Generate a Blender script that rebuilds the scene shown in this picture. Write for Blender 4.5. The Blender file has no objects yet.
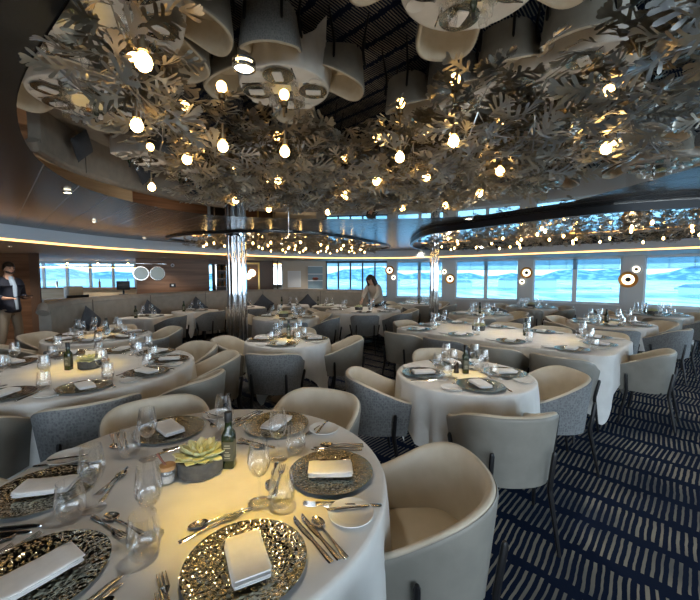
import bpy, bmesh, math, random
from mathutils import Vector, Matrix
from math import sin, cos, pi, radians as R

S = bpy.context.scene
COL = S.collection
RND = random.Random(7)

# ------------------------------------------------------------------ camera, sky, daylight, exposure
cam_d = bpy.data.cameras.new('camera')
cam = bpy.data.objects.new('camera', cam_d)
COL.objects.link(cam)
cam.location = (0, 0, 1.55)
cam.rotation_euler = (R(90) - math.atan(25 / 360.0), 0, 0)
cam_d.sensor_fit = 'HORIZONTAL'
cam_d.sensor_width = 36.0
cam_d.lens = 36.0 * 360 / 700
cam_d.clip_start = 0.02
cam_d.clip_end = 5000
S.camera = cam

H = 2.25            # ceiling height
SOF = 2.065         # soffit height beyond the fascia

w = bpy.data.worlds.new('sky')
S.world = w
w.use_nodes = True
nt = w.node_tree
nt.nodes.clear()
out = nt.nodes.new('ShaderNodeOutputWorld')
bg = nt.nodes.new('ShaderNodeBackground')
tc = nt.nodes.new('ShaderNodeTexCoord')
sep = nt.nodes.new('ShaderNodeSeparateXYZ')
ramp = nt.nodes.new('ShaderNodeValToRGB')
nt.links.new(tc.outputs['Generated'], sep.inputs[0])
nt.links.new(sep.outputs['Z'], ramp.inputs[0])
ramp.color_ramp.elements[0].position = 0.0
ramp.color_ramp.elements[0].color = (0.80, 0.91, 0.97, 1)
ramp.color_ramp.elements[1].position = 0.35
ramp.color_ramp.elements[1].color = (0.42, 0.64, 0.90, 1)
nt.links.new(ramp.outputs[0], bg.inputs['Color'])
bg.inputs['Strength'].default_value = 2.5
nt.links.new(bg.outputs[0], out.inputs[0])

S.view_settings.view_transform = 'Standard'
S.view_settings.look = 'None'
S.view_settings.gamma = 1
S.view_settings.use_curve_mapping = False
S.view_settings.exposure = 0.8
S.cycles.use_denoising = True
S.cycles.max_bounces = 9
S.cycles.transparent_max_bounces = 24
S.cycles.sample_clamp_indirect = 6.0
S.cycles.caustics_reflective = False
S.cycles.caustics_refractive = False


def area(name, loc, target, sx, sy, power, color):
    d = bpy.data.lights.new(name, 'AREA')
    d.shape = 'RECTANGLE'
    d.size, d.size_y = sx, sy
    d.energy = power
    d.color = color
    o = bpy.data.objects.new(name, d)
    COL.objects.link(o)
    o.location = loc
    o.rotation_euler = (Vector(target) - Vector(loc)).to_track_quat('-Z', 'Y').to_euler()
    return o


# daylight entering through the windows behind and beside the camera, and through the visible window wall
area('daylight_rear_window', (1.0, -3.85, 1.35), (-1.0, 6, 0.9), 8.5, 1.3, 85, (0.80, 0.90, 1.0))
area('daylight_side_window', (9.9, 1.5, 1.4), (0, 3.0, 0.8), 7.0, 1.2, 130, (0.66, 0.84, 1.0))


# ------------------------------------------------------------------ materials
MAT = {}


def mat(name, color=(0.8, 0.8, 0.8), rough=0.5, metal=0.0, spec=0.5, emit=None, es=0.0, sheen=0.0):
    m = bpy.data.materials.new(name)
    m.use_nodes = True
    b = m.node_tree.nodes['Principled BSDF']
    b.inputs['Base Color'].default_value = (*color, 1)
    b.inputs['Roughness'].default_value = rough
    b.inputs['Metallic'].default_value = metal
    b.inputs['Specular IOR Level'].default_value = spec
    if sheen:
        b.inputs['Sheen Weight'].default_value = sheen
    if emit:
        b.inputs['Emission Color'].default_value = (*emit, 1)
        b.inputs['Emission Strength'].default_value = es
    MAT[name] = m
    return m


def nodes(m):
    return m.node_tree, m.node_tree.nodes['Principled BSDF']


def N(t, kind, **kw):
    n = t.nodes.new(kind)
    for k, v in kw.items():
        if k == 'op':
            n.operation = v
        elif isinstance(k, str) and k.startswith('i'):
            n.inputs[int(k[1:])].default_value = v
        else:
            setattr(n, k, v)
    return n


def noise_color(m, c1, c2, scale, stretch=(1, 1, 1), detail=4, bump=0.0, coord='Object', pos=(0.35, 0.65)):
    t, b = nodes(m)
    tcn = N(t, 'ShaderNodeTexCoord')
    mp = N(t, 'ShaderNodeMapping')
    mp.inputs['Scale'].default_value = stretch
    no = N(t, 'ShaderNodeTexNoise')
    no.inputs['Scale'].default_value = scale
    no.inputs['Detail'].default_value = detail
    cr = N(t, 'ShaderNodeValToRGB')
    cr.color_ramp.elements[0].position, cr.color_ramp.elements[1].position = pos
    cr.color_ramp.elements[0].color = (*c1, 1)
    cr.color_ramp.elements[1].color = (*c2, 1)
    t.links.new(tcn.outputs[coord], mp.inputs[0])
    t.links.new(mp.outputs[0], no.inputs['Vector'])
    t.links.new(no.outputs['Fac'], cr.inputs[0])
    t.links.new(cr.outputs[0], b.inputs['Base Color'])
    if bump:
        bp = N(t, 'ShaderNodeBump')
        bp.inputs['Strength'].default_value = bump
        bp.inputs['Distance'].default_value = 0.01
        t.links.new(no.outputs['Fac'], bp.inputs['Height'])
        t.links.new(bp.outputs[0], b.inputs['Normal'])
    return m


cloth = noise_color(mat('table_linen', rough=0.85, sheen=0.1), (0.72, 0.71, 0.68), (0.79, 0.78, 0.75), 9, bump=0.04)
napkin_m = noise_color(mat('napkin_linen', rough=0.9), (0.80, 0.79, 0.77), (0.86, 0.85, 0.83), 30, bump=0.05)
leather = noise_color(mat('cream_leather', rough=0.42), (0.62, 0.55, 0.43), (0.67, 0.60, 0.48), 14, bump=0.05)
taupe = noise_color(mat('taupe_leather', rough=0.45), (0.245, 0.235, 0.205), (0.28, 0.265, 0.23), 12, bump=0.05)
seat_m = noise_color(mat('seat_leather', rough=0.5), (0.60, 0.52, 0.38), (0.65, 0.56, 0.42), 10, bump=0.05)
black_m = mat('black_powder_metal', (0.012, 0.012, 0.014), 0.4, 0.2)
steel = mat('polished_steel', (0.78, 0.77, 0.74), 0.14, 1.0)
chrome = mat('chrome', (0.82, 0.83, 0.85), 0.05, 1.0)
porcelain = mat('porcelain', (0.80, 0.80, 0.78), 0.12)
brass = mat('bronze_metal', (0.62, 0.33, 0.10), 0.3, 1.0)
wood = noise_color(mat('walnut_veneer', rough=0.4), (0.150, 0.075, 0.040), (0.235, 0.125, 0.070), 2.2, (0.4, 0.4, 7), 5)
woodfloor = noise_color(mat('oak_floor', rough=0.35), (0.15, 0.085, 0.045), (0.23, 0.135, 0.075), 2.0, (8, 0.6, 1), 5)
barwood = noise_color(mat('pale_bar_wood', rough=0.4), (0.55, 0.42, 0.26), (0.66, 0.52, 0.34), 3, (0.5, 0.5, 5), 4)
white_wall = mat('painted_white', (0.60, 0.60, 0.58), 0.6)
cream_wall = mat('painted_cream', (0.62, 0.54, 0.44), 0.6)
fascia_m = mat('fascia_paint', (0.72, 0.74, 0.76), 0.5)
dark_rim = mat('dark_rim', (0.010, 0.012, 0.016), 0.35)
socket_m = mat('bronze_socket', (0.25, 0.18, 0.10), 0.35, 0.9)
pot_m = noise_color(mat('grey_concrete', rough=0.7), (0.070, 0.068, 0.066), (0.105, 0.100, 0.095), 40, bump=0.15)
soil_m = noise_color(mat('dark_soil', rough=0.95), (0.03, 0.022, 0.015), (0.07, 0.05, 0.035), 120, bump=0.4)
succ_m = noise_color(mat('succulent_leaf', rough=0.45), (0.52, 0.53, 0.27), (0.74, 0.72, 0.46), 14)
bottle_m = mat('dark_green_glass', (0.018, 0.028, 0.010), 0.06, 0.0, 0.6)
label_m = mat('bottle_label', (0.085, 0.08, 0.05), 0.5)
labelink_m = mat('label_print', (0.42, 0.40, 0.30), 0.5)
cork_m = noise_color(mat('light_wood_lid', rough=0.6), (0.42, 0.24, 0.11), (0.52, 0.31, 0.15), 20, (1, 1, 5))
spoonwood = mat('red_brown_wood', (0.18, 0.055, 0.03), 0.45)
salt_m = noise_color(mat('salt_fill', rough=0.9), (0.62, 0.62, 0.63), (0.80, 0.80, 0.80), 160)
peppermill_m = mat('dark_pepper_mill', (0.03, 0.02, 0.018), 0.3)
cushion_m = noise_color(mat('slate_cushion_fabric', rough=0.9), (0.040, 0.048, 0.062), (0.062, 0.072, 0.090), 60, bump=0.1)
banq_m = noise_color(mat('banquette_upholstery', rough=0.6), (0.255, 0.235, 0.205), (0.30, 0.275, 0.24), 8)
card_m = mat('white_card', (0.80, 0.80, 0.80), 0.7)
skin_m = mat('skin', (0.50, 0.29, 0.20), 0.5)
hair_dark = mat('dark_brown_hair', (0.025, 0.016, 0.010), 0.5)
navy_m = mat('navy_wool', (0.010, 0.013, 0.025), 0.8)
shirt_m = mat('pale_blue_shirt', (0.30, 0.38, 0.48), 0.8)
khaki_m = mat('khaki_cotton', (0.26, 0.23, 0.18), 0.85)
blouse_m = mat('cream_blouse', (0.42, 0.37, 0.31), 0.85)
shoe_m = mat('dark_shoe_leather', (0.02, 0.014, 0.01), 0.4)
tablet_m = mat('black_tablet', (0.01, 0.01, 0.012), 0.15)
frame_m = mat('window_frame_paint', (0.85, 0.87, 0.88), 0.4)
concrete_m = mat('quay_concrete', (0.55, 0.62, 0.66), 0.9)
shed_m = mat('white_shed_cladding', (0.80, 0.85, 0.88), 0.8)
roof_m = mat('grey_shed_roof', (0.25, 0.33, 0.40), 0.8)
glow_warm = mat('warm_led', (1, 0.8, 0.5), 0.5, emit=(1.0, 0.47, 0.13), es=2.2)
glow_white = mat('white_ring_glow', (1, 0.95, 0.85), 0.5, emit=(1.0, 0.84, 0.58), es=1.6)
bulb_m = mat('glowing_bulb', (1, 0.85, 0.6), 0.3, emit=(1.0, 0.60, 0.20), es=17.0)
lens_m = mat('downlight_lens', (1, 0.95, 0.8), 0.3, emit=(1.0, 0.86, 0.60), es=9.0)
shade_m = mat('lit_glass_shade', (1, 0.9, 0.75), 0.5, emit=(1.0, 0.80, 0.50), es=2.6)
bottle_amber = mat('amber_bottle', (0.22, 0.09, 0.02), 0.1)
leaf_m = noise_color(mat('champagne_leaf_metal', rough=0.34, metal=0.65), (0.38, 0.33, 0.25), (0.52, 0.46, 0.36), 3)
leaf_silver = noise_color(mat('silver_leaf_metal', rough=0.32, metal=0.75), (0.42, 0.41, 0.38), (0.56, 0.55, 0.51), 3)
mirror_m = mat('smoked_mirror', (0.60, 0.56, 0.50), 0.012, 1.0)
wall_mirror_m = mat('clear_mirror', (0.75, 0.78, 0.80), 0.02, 1.0)
round_mirror_m = mat('antiqued_mirror', (0.24, 0.27, 0.26), 0.28, 1.0)
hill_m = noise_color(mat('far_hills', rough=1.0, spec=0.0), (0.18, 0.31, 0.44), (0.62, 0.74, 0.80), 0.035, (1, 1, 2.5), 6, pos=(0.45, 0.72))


def hammered(m, scale, strength):
    t, b = nodes(m)
    tcn = N(t, 'ShaderNodeTexCoord')
    vo = N(t, 'ShaderNodeTexVoronoi')
    vo.feature = 'SMOOTH_F1'
    vo.inputs['Scale'].default_value = scale
    vo.inputs['Smoothness'].default_value = 0.35
    bp = N(t, 'ShaderNodeBump')
    bp.inputs['Strength'].default_value = strength
    bp.inputs['Distance'].default_value = 0.006
    t.links.new(tcn.outputs['Object'], vo.inputs['Vector'])
    t.links.new(vo.outputs['Distance'], bp.inputs['Height'])
    t.links.new(bp.outputs[0], b.inputs['Normal'])
    return m


charger_m = hammered(mat('hammered_charger', (0.50, 0.475, 0.37), 0.13, 1.0), 70, 1.0)


def thin_glass(name, tint, rough=0.02, refl=0.9, base=0.05):
    m = bpy.data.materials.new(name)
    m.use_nodes = True
    t = m.node_tree
    t.nodes.clear()
    o = N(t, 'ShaderNodeOutputMaterial')
    tr = N(t, 'ShaderNodeBsdfTransparent')
    tr.inputs[0].default_value = (*tint, 1)
    gl = N(t, 'ShaderNodeBsdfGlossy')
    gl.inputs['Roughness'].default_value = rough
    gl.inputs['Color'].default_value = (refl, refl, refl, 1)
    lw = N(t, 'ShaderNodeLayerWeight')
    lw.inputs['Blend'].default_value = 0.24
    mr = N(t, 'ShaderNodeMapRange')
    mr.inputs['To Min'].default_value = base
    mr.inputs['To Max'].default_value = 0.75
    t.links.new(lw.outputs['Facing'], mr.inputs['Value'])
    mx = N(t, 'ShaderNodeMixShader')
    t.links.new(mr.outputs[0], mx.inputs[0])
    t.links.new(tr.outputs[0], mx.inputs[1])
    t.links.new(gl.outputs[0], mx.inputs[2])
    t.links.new(mx.outputs[0], o.inputs[0])
    MAT[name] = m
    return m


glass_m = thin_glass('drinking_glass', (0.99, 0.99, 0.992), 0.01, 1.0, 0.03)
pane_m = thin_glass('tinted_window_glass', (0.62, 0.82, 0.90), 0.03, 0.6, 0.02)


def sheer(name, tint, diff, fac):
    m = bpy.data.materials.new(name)
    m.use_nodes = True
    t = m.node_tree
    t.nodes.clear()
    o = N(t, 'ShaderNodeOutputMaterial')
    tr = N(t, 'ShaderNodeBsdfTransparent')
    tr.inputs[0].default_value = (*tint, 1)
    df = N(t, 'ShaderNodeBsdfTranslucent')
    df.inputs[0].default_value = (*diff, 1)
    mx = N(t, 'ShaderNodeMixShader')
    mx.inputs[0].default_value = fac
    t.links.new(tr.outputs[0], mx.inputs[1])
    t.links.new(df.outputs[0], mx.inputs[2])
    t.links.new(mx.outputs[0], o.inputs[0])
    return m


blind_m = sheer('sheer_blind', (0.80, 0.87, 0.90), (0.70, 0.78, 0.82), 0.40)


def make_carpet():
    m = mat('striped_carpet', rough=0.95, spec=0.1)
    t, b = nodes(m)
    L = t.links.new
    geo = N(t, 'ShaderNodeTexCoord')
    rot = N(t, 'ShaderNodeMapping')
    rot.inputs['Rotation'].default_value = (0, 0, R(45))
    L(geo.outputs['Object'], rot.inputs[0])
    wn = N(t, 'ShaderNodeTexNoise')
    wn.inputs['Scale'].default_value = 9.0
    wn.inputs['Detail'].default_value = 2
    L(rot.outputs[0], wn.inputs['Vector'])
    sp = N(t, 'ShaderNodeSeparateXYZ')
    L(rot.outputs[0], sp.inputs[0])

    def M(op, a, bb=None, c=None):
        n = N(t, 'ShaderNodeMath', op=op)
        for i, v in enumerate((a, bb, c)):
            if v is None:
                continue
            if isinstance(v, (int, float)):
                n.inputs[i].default_value = v
            else:
                L(v, n.inputs[i])
        return n.outputs[0]
    wob = M('SUBTRACT', wn.outputs['Fac'], 0.5)
    v = M('ADD', M('DIVIDE', sp.outputs['Y'], 0.325), M('MULTIPLY', wob, 0.06))
    row = M('FLOOR', v)
    fv = M('SUBTRACT', v, row)
    rs = N(t, 'ShaderNodeTexWhiteNoise')
    rs.noise_dimensions = '1D'
    L(row, rs.inputs['W'])
    u = M('ADD', M('DIVIDE', sp.outputs['X'], 0.036), M('MULTIPLY', wob, 0.35))
    u = M('ADD', u, M('MULTIPLY', rs.outputs['Value'], 37.0))
    u = M('ADD', u, M('MULTIPLY', M('SUBTRACT', fv, 0.5), M('MULTIPLY', M('SUBTRACT', rs.outputs['Value'], 0.5), 2.2)))
    cu = M('FLOOR', u)
    fu = M('SUBTRACT', u, cu)
    cv = N(t, 'ShaderNodeCombineXYZ')
    L(cu, cv.inputs[0])
    L(row, cv.inputs[1])
    r2 = N(t, 'ShaderNodeTexWhiteNoise')
    r2.noise_dimensions = '2D'
    L(cv.outputs[0], r2.inputs['Vector'])
    sr = N(t, 'ShaderNodeSeparateColor')
    L(r2.outputs['Color'], sr.inputs[0])
    lo = M('MULTIPLY_ADD', sr.outputs[0], 0.09, 0.08)
    hi = M('MULTIPLY_ADD', sr.outputs[1], -0.10, 0.95)
    wid = M('MULTIPLY_ADD', sr.outputs[2], 0.10, 0.14)
    on = M('LESS_THAN', M('ABSOLUTE', M('SUBTRACT', fu, 0.5)), wid)
    on = M('MULTIPLY', on, M('GREATER_THAN', fv, lo))
    on = M('MULTIPLY', on, M('LESS_THAN', fv, hi))
    tone = N(t, 'ShaderNodeTexNoise')
    tone.inputs['Scale'].default_value = 1.7
    L(rot.outputs[0], tone.inputs['Vector'])
    cr = N(t, 'ShaderNodeValToRGB')
    cr.color_ramp.elements[0].position = 0.35
    cr.color_ramp.elements[0].color = (0.16, 0.165, 0.16, 1)
    cr.color_ramp.elements[1].position = 0.65
    cr.color_ramp.elements[1].color = (0.44, 0.40, 0.31, 1)
    L(tone.outputs['Fac'], cr.inputs[0])
    mx = N(t, 'ShaderNodeMixRGB')
    mx.inputs[1].default_value = (0.010, 0.018, 0.045, 1)
    L(on, mx.inputs[0])
    L(cr.outputs[0], mx.inputs[2])
    L(mx.outputs[0], b.inputs['Base Color'])
    return m


carpet_m = make_carpet()


def make_plank():
    m = mat('dark_ceiling_plank', (0.02, 0.02, 0.02), 0.24, 0.0, 0.22)
    t, b = nodes(m)
    L = t.links.new
    g = N(t, 'ShaderNodeTexCoord')
    sp = N(t, 'ShaderNodeSeparateXYZ')
    L(g.outputs['Object'], sp.inputs[0])
    a = N(t, 'ShaderNodeMath', op='ADD')
    L(sp.outputs['X'], a.inputs[0])
    L(sp.outputs['Y'], a.inputs[1])
    s = N(t, 'ShaderNodeMath', op='SUBTRACT')
    L(a.outputs[0], s.inputs[0])
    s.inputs[1].default_value = 0.39
    d = N(t, 'ShaderNodeMath', op='DIVIDE')
    L(s.outputs[0], d.inputs[0])
    d.inputs[1].default_value = 0.362
    f = N(t, 'ShaderNodeMath', op='FRACT')
    L(d.outputs[0], f.inputs[0])
    lt = N(t, 'ShaderNodeMath', op='LESS_THAN')
    L(f.outputs[0], lt.inputs[0])
    lt.inputs[1].default_value = 0.03
    no = N(t, 'ShaderNodeTexNoise')
    no.inputs['Scale'].default_value = 6
    mp = N(t, 'ShaderNodeMapping')
    mp.inputs['Rotation'].default_value = (0, 0, R(45))
    mp.inputs['Scale'].default_value = (0.3, 4, 1)
    L(g.outputs['Object'], mp.inputs[0])
    L(mp.outputs[0], no.inputs['Vector'])
    cr = N(t, 'ShaderNodeValToRGB')
    cr.color_ramp.elements[0].color = (0.010, 0.010, 0.011, 1)
    cr.color_ramp.elements[1].color = (0.026, 0.024, 0.022, 1)
    L(no.outputs['Fac'], cr.inputs[0])
    mx = N(t, 'ShaderNodeMixRGB')
    L(lt.outputs[0], mx.inputs[0])
    L(cr.outputs[0], mx.inputs[1])
    mx.inputs[2].default_value = (0.30, 0.285, 0.26, 1)
    L(mx.outputs[0], b.inputs['Base Color'])
    return m


plank_m = make_plank()


def make_tweed():
    m = mat('grey_woven_tweed', rough=0.9)
    t, b = nodes(m)
    L = t.links.new
    g = N(t, 'ShaderNodeTexCoord')
    mp = N(t, 'ShaderNodeMapping')
    mp.inputs['Scale'].default_value = (1, 1, 0.8)
    br = N(t, 'ShaderNodeTexVoronoi')
    br.distance = 'CHEBYCHEV'
    br.inputs['Scale'].default_value = 62
    br.inputs['Randomness'].default_value = 0.55
    no = N(t, 'ShaderNodeTexNoise')
    no.inputs['Scale'].default_value = 240
    L(g.outputs['Object'], mp.inputs[0])
    L(mp.outputs[0], br.inputs['Vector'])
    L(g.outputs['Object'], no.inputs['Vector'])
    ad = N(t, 'ShaderNodeMath', op='MULTIPLY_ADD')
    L(br.outputs['Distance'], ad.inputs[0])
    ad.inputs[1].default_value = 45.0 * 0.02
    L(no.outputs['Fac'], ad.inputs[2])
    cr = N(t, 'ShaderNodeValToRGB')
    cr.color_ramp.elements[0].position = 0.55
    cr.color_ramp.elements[0].color = (0.12, 0.13, 0.14, 1)
    cr.color_ramp.elements[1].position = 1.05
    cr.color_ramp.elements[1].color = (0.25, 0.26, 0.265, 1)
    L(ad.outputs[0], cr.inputs[0])
    L(cr.outputs[0], b.inputs['Base Color'])
    return m


tweed = make_tweed()


def make_water():
    m = mat('harbour_water', (0.05, 0.2, 0.3), 0.25)
    noise_color(m, (0.16, 0.36, 0.50), (0.88, 0.94, 0.96), 0.05, (0.9, 0.45, 1), 6, pos=(0.44, 0.56))
    return m


water_m = make_water()


# ------------------------------------------------------------------ mesh helpers
class MB:
    def __init__(s):
        s.v, s.f, s.m = [], [], []
        s.mi = 0

    def add(s, vs, fs):
        o = len(s.v)
        s.v += [tuple(p) for p in vs]
        for f in fs:
            s.f.append([i + o for i in f])
            s.m.append(s.mi)

    def box(s, lo, hi, bev=0.0, mtx=None):
        bm = bmesh.new()
        bmesh.ops.create_cube(bm, size=1)
        for v in bm.verts:
            for i in range(3):
                v.co[i] = (lo[i] + hi[i]) / 2 + v.co[i] * (hi[i] - lo[i])
        if bev:
            bmesh.ops.bevel(bm, geom=list(bm.edges), offset=bev, segments=2, affect='EDGES', profile=0.6)
        if mtx:
            bm.transform(mtx)
        bm.verts.index_update()
        s.add([v.co[:] for v in bm.verts], [[v.index for v in f.verts] for f in bm.faces])
        bm.free()

    def lathe(s, prof, n=24, c=(0, 0, 0), cap=False, mtx=None):
        vs, fs = [], []
        for r, z in prof:
            for k in range(n):
                a = 2 * pi * k / n
                vs.append(Vector((c[0] + r * cos(a), c[1] + r * sin(a), c[2] + z)))
        for i in range(len(prof) - 1):
            for k in range(n):
                k2 = (k + 1) % n
                fs.append([i * n + k, i * n + k2, (i + 1) * n + k2, (i + 1) * n + k])
        if cap:
            fs.append(list(range(n))[::-1])
            fs.append([(len(prof) - 1) * n + k for k in range(n)])
        if mtx:
            vs = [mtx @ p for p in vs]
        s.add(vs, fs)

    def grid(s, rows, closed=False, flip=False):
        nr, nc = len(rows), len(rows[0])
        vs = [p for r in rows for p in r]
        fs = []
        for i in range(nr - 1):
            for j in range(nc if closed else nc - 1):
                j2 = (j + 1) % nc
                q = [i * nc + j, i * nc + j2, (i + 1) * nc + j2, (i + 1) * nc + j]
                fs.append(q[::-1] if flip else q)
        s.add(vs, fs)

    def tube(s, pts, rad, n=8, flat=1.0):
        pts = [Vector(p) for p in pts]
        rr = rad if isinstance(rad, (list, tuple)) else [rad] * len(pts)
        rows = []
        for i, p in enumerate(pts):
            d = (pts[min(i + 1, len(pts) - 1)] - pts[max(i - 1, 0)]).normalized()
            up = Vector((0, 0, 1)) if abs(d.z) < 0.9 else Vector((0, 1, 0))
            a = d.cross(up).normalized()
            b = a.cross(d)
            rows.append([p + a * rr[i] * cos(2 * pi * k / n) + b * rr[i] * flat * sin(2 * pi * k / n) for k in range(n)])
        s.grid(rows, True)
        o = len(s.v)
        s.f.append([o - n + k for k in range(n)])
        s.m.append(s.mi)
        o2 = o - n * len(pts)
        s.f.append([o2 + k for k in range(n)][::-1])
        s.m.append(s.mi)

    def prism(s, pts, z0, z1):
        n = len(pts)
        vs = [(x, y, z0) for x, y in pts] + [(x, y, z1) for x, y in pts]
        fs = [[i, (i + 1) % n, n + (i + 1) % n, n + i] for i in range(n)]
        fs += [list(range(n))[::-1], list(range(n, 2 * n))]
        s.add(vs, fs)

    def wall(s, pts, z0, z1, th):
        """a wall of thickness th along a polyline, thickened to the left of its direction"""
        P = [Vector((x, y)) for x, y in pts]
        L_, o = [], []
        for i, p in enumerate(P):
            d = (P[min(i + 1, len(P) - 1)] - P[max(i - 1, 0)]).normalized()
            o.append(p + Vector((-d.y, d.x)) * th)
        rows = []
        for a, b in zip(P, o):
            rows.append([(a.x, a.y, z0), (a.x, a.y, z1), (b.x, b.y, z1), (b.x, b.y, z0)])
        s.grid(rows, True)
        k = len(s.v)
        s.f.append([k - 4, k - 3, k - 2, k - 1])
        s.m.append(s.mi)
        b0 = k - 4 * len(P)
        s.f.append([b0 + 3, b0 + 2, b0 + 1, b0])
        s.m.append(s.mi)

    def mesh(s, name, mats, smooth=35):
        me = bpy.data.meshes.new(name)
        me.from_pydata(s.v, [], s.f)
        for m in (mats if isinstance(mats, (list, tuple)) else [mats]):
            me.materials.append(m)
        if len(set(s.m)) > 1:
            me.polygons.foreach_set('material_index', s.m)
        bm = bmesh.new()
        bm.from_mesh(me)
        bmesh.ops.recalc_face_normals(bm, faces=bm.faces)
        bm.to_mesh(me)
        bm.free()
        if smooth:
            me.polygons.foreach_set('use_smooth', [True] * len(me.polygons))
            me.set_sharp_from_angle(angle=R(smooth))
        me.update()
        return me

    def obj(s, name, mats, parent=None, smooth=35):
        return link(name, s.mesh(name, mats, smooth), parent)


LABELS = {}


def link(name, data, parent=None, loc=None, rz=None):
    o = bpy.data.objects.new(name, data)
    COL.objects.link(o)
    if parent:
        o.parent = parent
    if loc:
        o.location = loc
    if rz is not None:
        o.rotation_euler = (0, 0, rz)
    return o


def tag(o, label, cat, group=None):
    o['label'] = label
    o['category'] = cat
    if group:
        o['group'] = group
    n = len(label.split())
    if not 4 <= n <= 16 or label in LABELS:
        print('LABEL?', n, label)
    LABELS[label] = 1
    return o


def struct(o, label=None):
    o['kind'] = 'structure'
    if label:
        o['label'] = label
    return o


def thing(name, label, cat, loc=(0, 0, 0), rz=0.0, group=None):
    o = bpy.data.objects.new(name, None)
    o.empty_display_size = 0.05
    COL.objects.link(o)
    o.location = loc
    o.rotation_euler = (0, 0, rz)
    return tag(o, label, cat, group)


def copy_tree(src, parent=None):
    c = src.copy()
    COL.objects.link(c)
    if parent:
        c.parent = parent
        c.matrix_parent_inverse = src.matrix_parent_inverse.copy()
    for ch in list(src.children):
        copy_tree(ch, c)
    return c


def place(proto, used, label, cat, group, loc, rz):
    """first use moves the prototype itself, later uses copy it with its parts"""
    key = proto.name
    o = proto if key not in used else copy_tree(proto)
    used.add(key)
    o.location = loc
    o.rotation_euler = (0, 0, rz)
    return tag(o, label, cat, group)


def smooth_closed(pts, n=8):
    out_, k = [], len(pts)
    for i in range(k):
        p0, p1, p2, p3 = (Vector(pts[(i + j - 1) % k]) for j in range(4))
        for a in range(n):
            t = a / n
            q = 0.5 * ((2 * p1) + (p2 - p0) * t + (2 * p0 - 5 * p1 + 4 * p2 - p3) * t * t + (3 * p1 - p0 - 3 * p2 + p3) * t ** 3)
            out_.append((q.x, q.y))
    return out_


def smooth_open(pts, n=6):
    out_ = []
    P = [Vector(p) for p in pts]
    P = [2 * P[0] - P[1]] + P + [2 * P[-1] - P[-2]]
    for i in range(1, len(P) - 2):
        for a in range(n):
            t = a / n
            p0, p1, p2, p3 = P[i - 1:i + 3]
            q = 0.5 * ((2 * p1) + (p2 - p0) * t + (2 * p0 - 5 * p1 + 4 * p2 - p3) * t * t + (3 * p1 - p0 - 3 * p2 + p3) * t ** 3)
            out_.append(tuple(q))
    out_.append(tuple(P[-2]))
    return out_


def offset(pts, d):
    P = [Vector((p[0], p[1])) for p in pts]
    r = []
    for i, p in enumerate(P):
        t = (P[min(i + 1, len(P) - 1)] - P[max(i - 1, 0)]).normalized()
        r.append((p.x - t.y * d, p.y + t.x * d))
    return r


# ------------------------------------------------------------------ setting: floor, ceiling, walls, windows
WIN = [(-1.9, 13.6), (-0.9, 13.45), (0.0, 13.3), (1.35, 13.1), (1.66, 12.98), (3.18, 12.42), (3.57, 12.24), (5.24, 11.25),
       (5.58, 11.0), (7.28, 9.68), (7.62, 9.35), (9.2, 7.6), (9.4, 7.3), (10.2, 5.2), (10.3, 4.8), (10.5, -1.0), (10.5, -4.0)]

b = MB()
b.prism([(-11.5, -4), (10.6, -4), (10.6, 5), (9.4, 7.6), (7.7, 9.5), (5.6, 11.2), (3.5, 12.4), (1.4, 13.2), (-2, 13.8), (-2, 16), (-14, 16), (-14, 6)], -0.1, 0.0)
struct(b.obj('floor', carpet_m, smooth=0), 'navy carpet with rows of beige brush strokes')
b = MB()
b.prism([(-11.4, 3.0), (-5.4, 3.0), (-5.25, 5.2), (-5.35, 6.5), (-5.2, 7.8), (-4.9, 8.9), (-4.4, 9.9), (-3.6, 10.8), (-2.4, 11.2), (-2.4, 15.9), (-13.9, 15.9), (-13.9, 6)], 0.0, 0.006)
struct(b.obj('floor_wood', woodfloor, smooth=0), 'brown wood floor by the bar')

FAS = smooth_open([(-5.1, -3.9), (-5.0, 0.5), (-4.95, 3.0), (-4.76, 4.9), (-4.35, 6.9), (-2.75, 9.0), (-0.7, 10.5), (1.2, 10.5), (2.67, 9.7), (4.0, 8.55),
                   (5.2, 7.5), (6.3, 6.4), (7.4, 4.8), (7.8, 2.5), (7.9, -3.9)], 6)
b = MB()
b.prism([(x, y) for x, y in FAS][::-1], H, H + 0.06)
struct(b.obj('ceiling', plank_m, smooth=0), 'dark glossy plank ceiling')
b = MB()
b.wall(FAS, SOF - 0.004, H, 0.05)
struct(b.obj('trim_1', fascia_m), 'curved pale grey fascia around the dark ceiling')
# soffit: from the fascia out to far walls
b = MB()
outer = []
for i, (x, y) in enumerate(FAS):
    v = Vector((x - 1.0, y - 4.0))
    sc_ = 17.5 / max(v.length, 0.1)
    outer.append((1.0 + v.x * sc_, 4.0 + v.y * sc_))
rows = [[(p[0], p[1], SOF) for p in offset(FAS, 0.05)], [(p[0], p[1], SOF) for p in outer], [(p[0], p[1], SOF + 0.1) for p in outer], [(p[0], p[1], SOF + 0.1) for p in offset(FAS, 0.05)]]
b.grid(rows)
struct(b.obj('ceiling_soffit', mat('soffit_paint', (0.62, 0.56, 0.48), 0.55), smooth=0), 'lower cream soffit outside the fascia')
b = MB()
b.wall(offset(FAS, 0.055), SOF - 0.034, SOF - 0.004, 0.016)
tag(b.obj('led_strip', glow_warm), 'continuous warm LED light strip under the curved fascia', 'light strip')
b = MB()
b.prism([(-11.5, -4.2), (10.6, -4.2), (10.6, -4), (-11.5, -4)], 0, 0.7)
b.prism([(-11.5, -4.2), (-3.4, -4.2), (-3.4, -4), (-11.5, -4)], 0.7, H)
b.prism([(5.4, -4.2), (10.6, -4.2), (10.6, -4), (5.4, -4)], 0.7, H)
struct(b.obj('wall_rear', white_wall, smooth=0))
b = MB()
b.wall([(-11.4, -4), (-11.4, 8.6)], 0, SOF + 0.1, 0.1)
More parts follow.
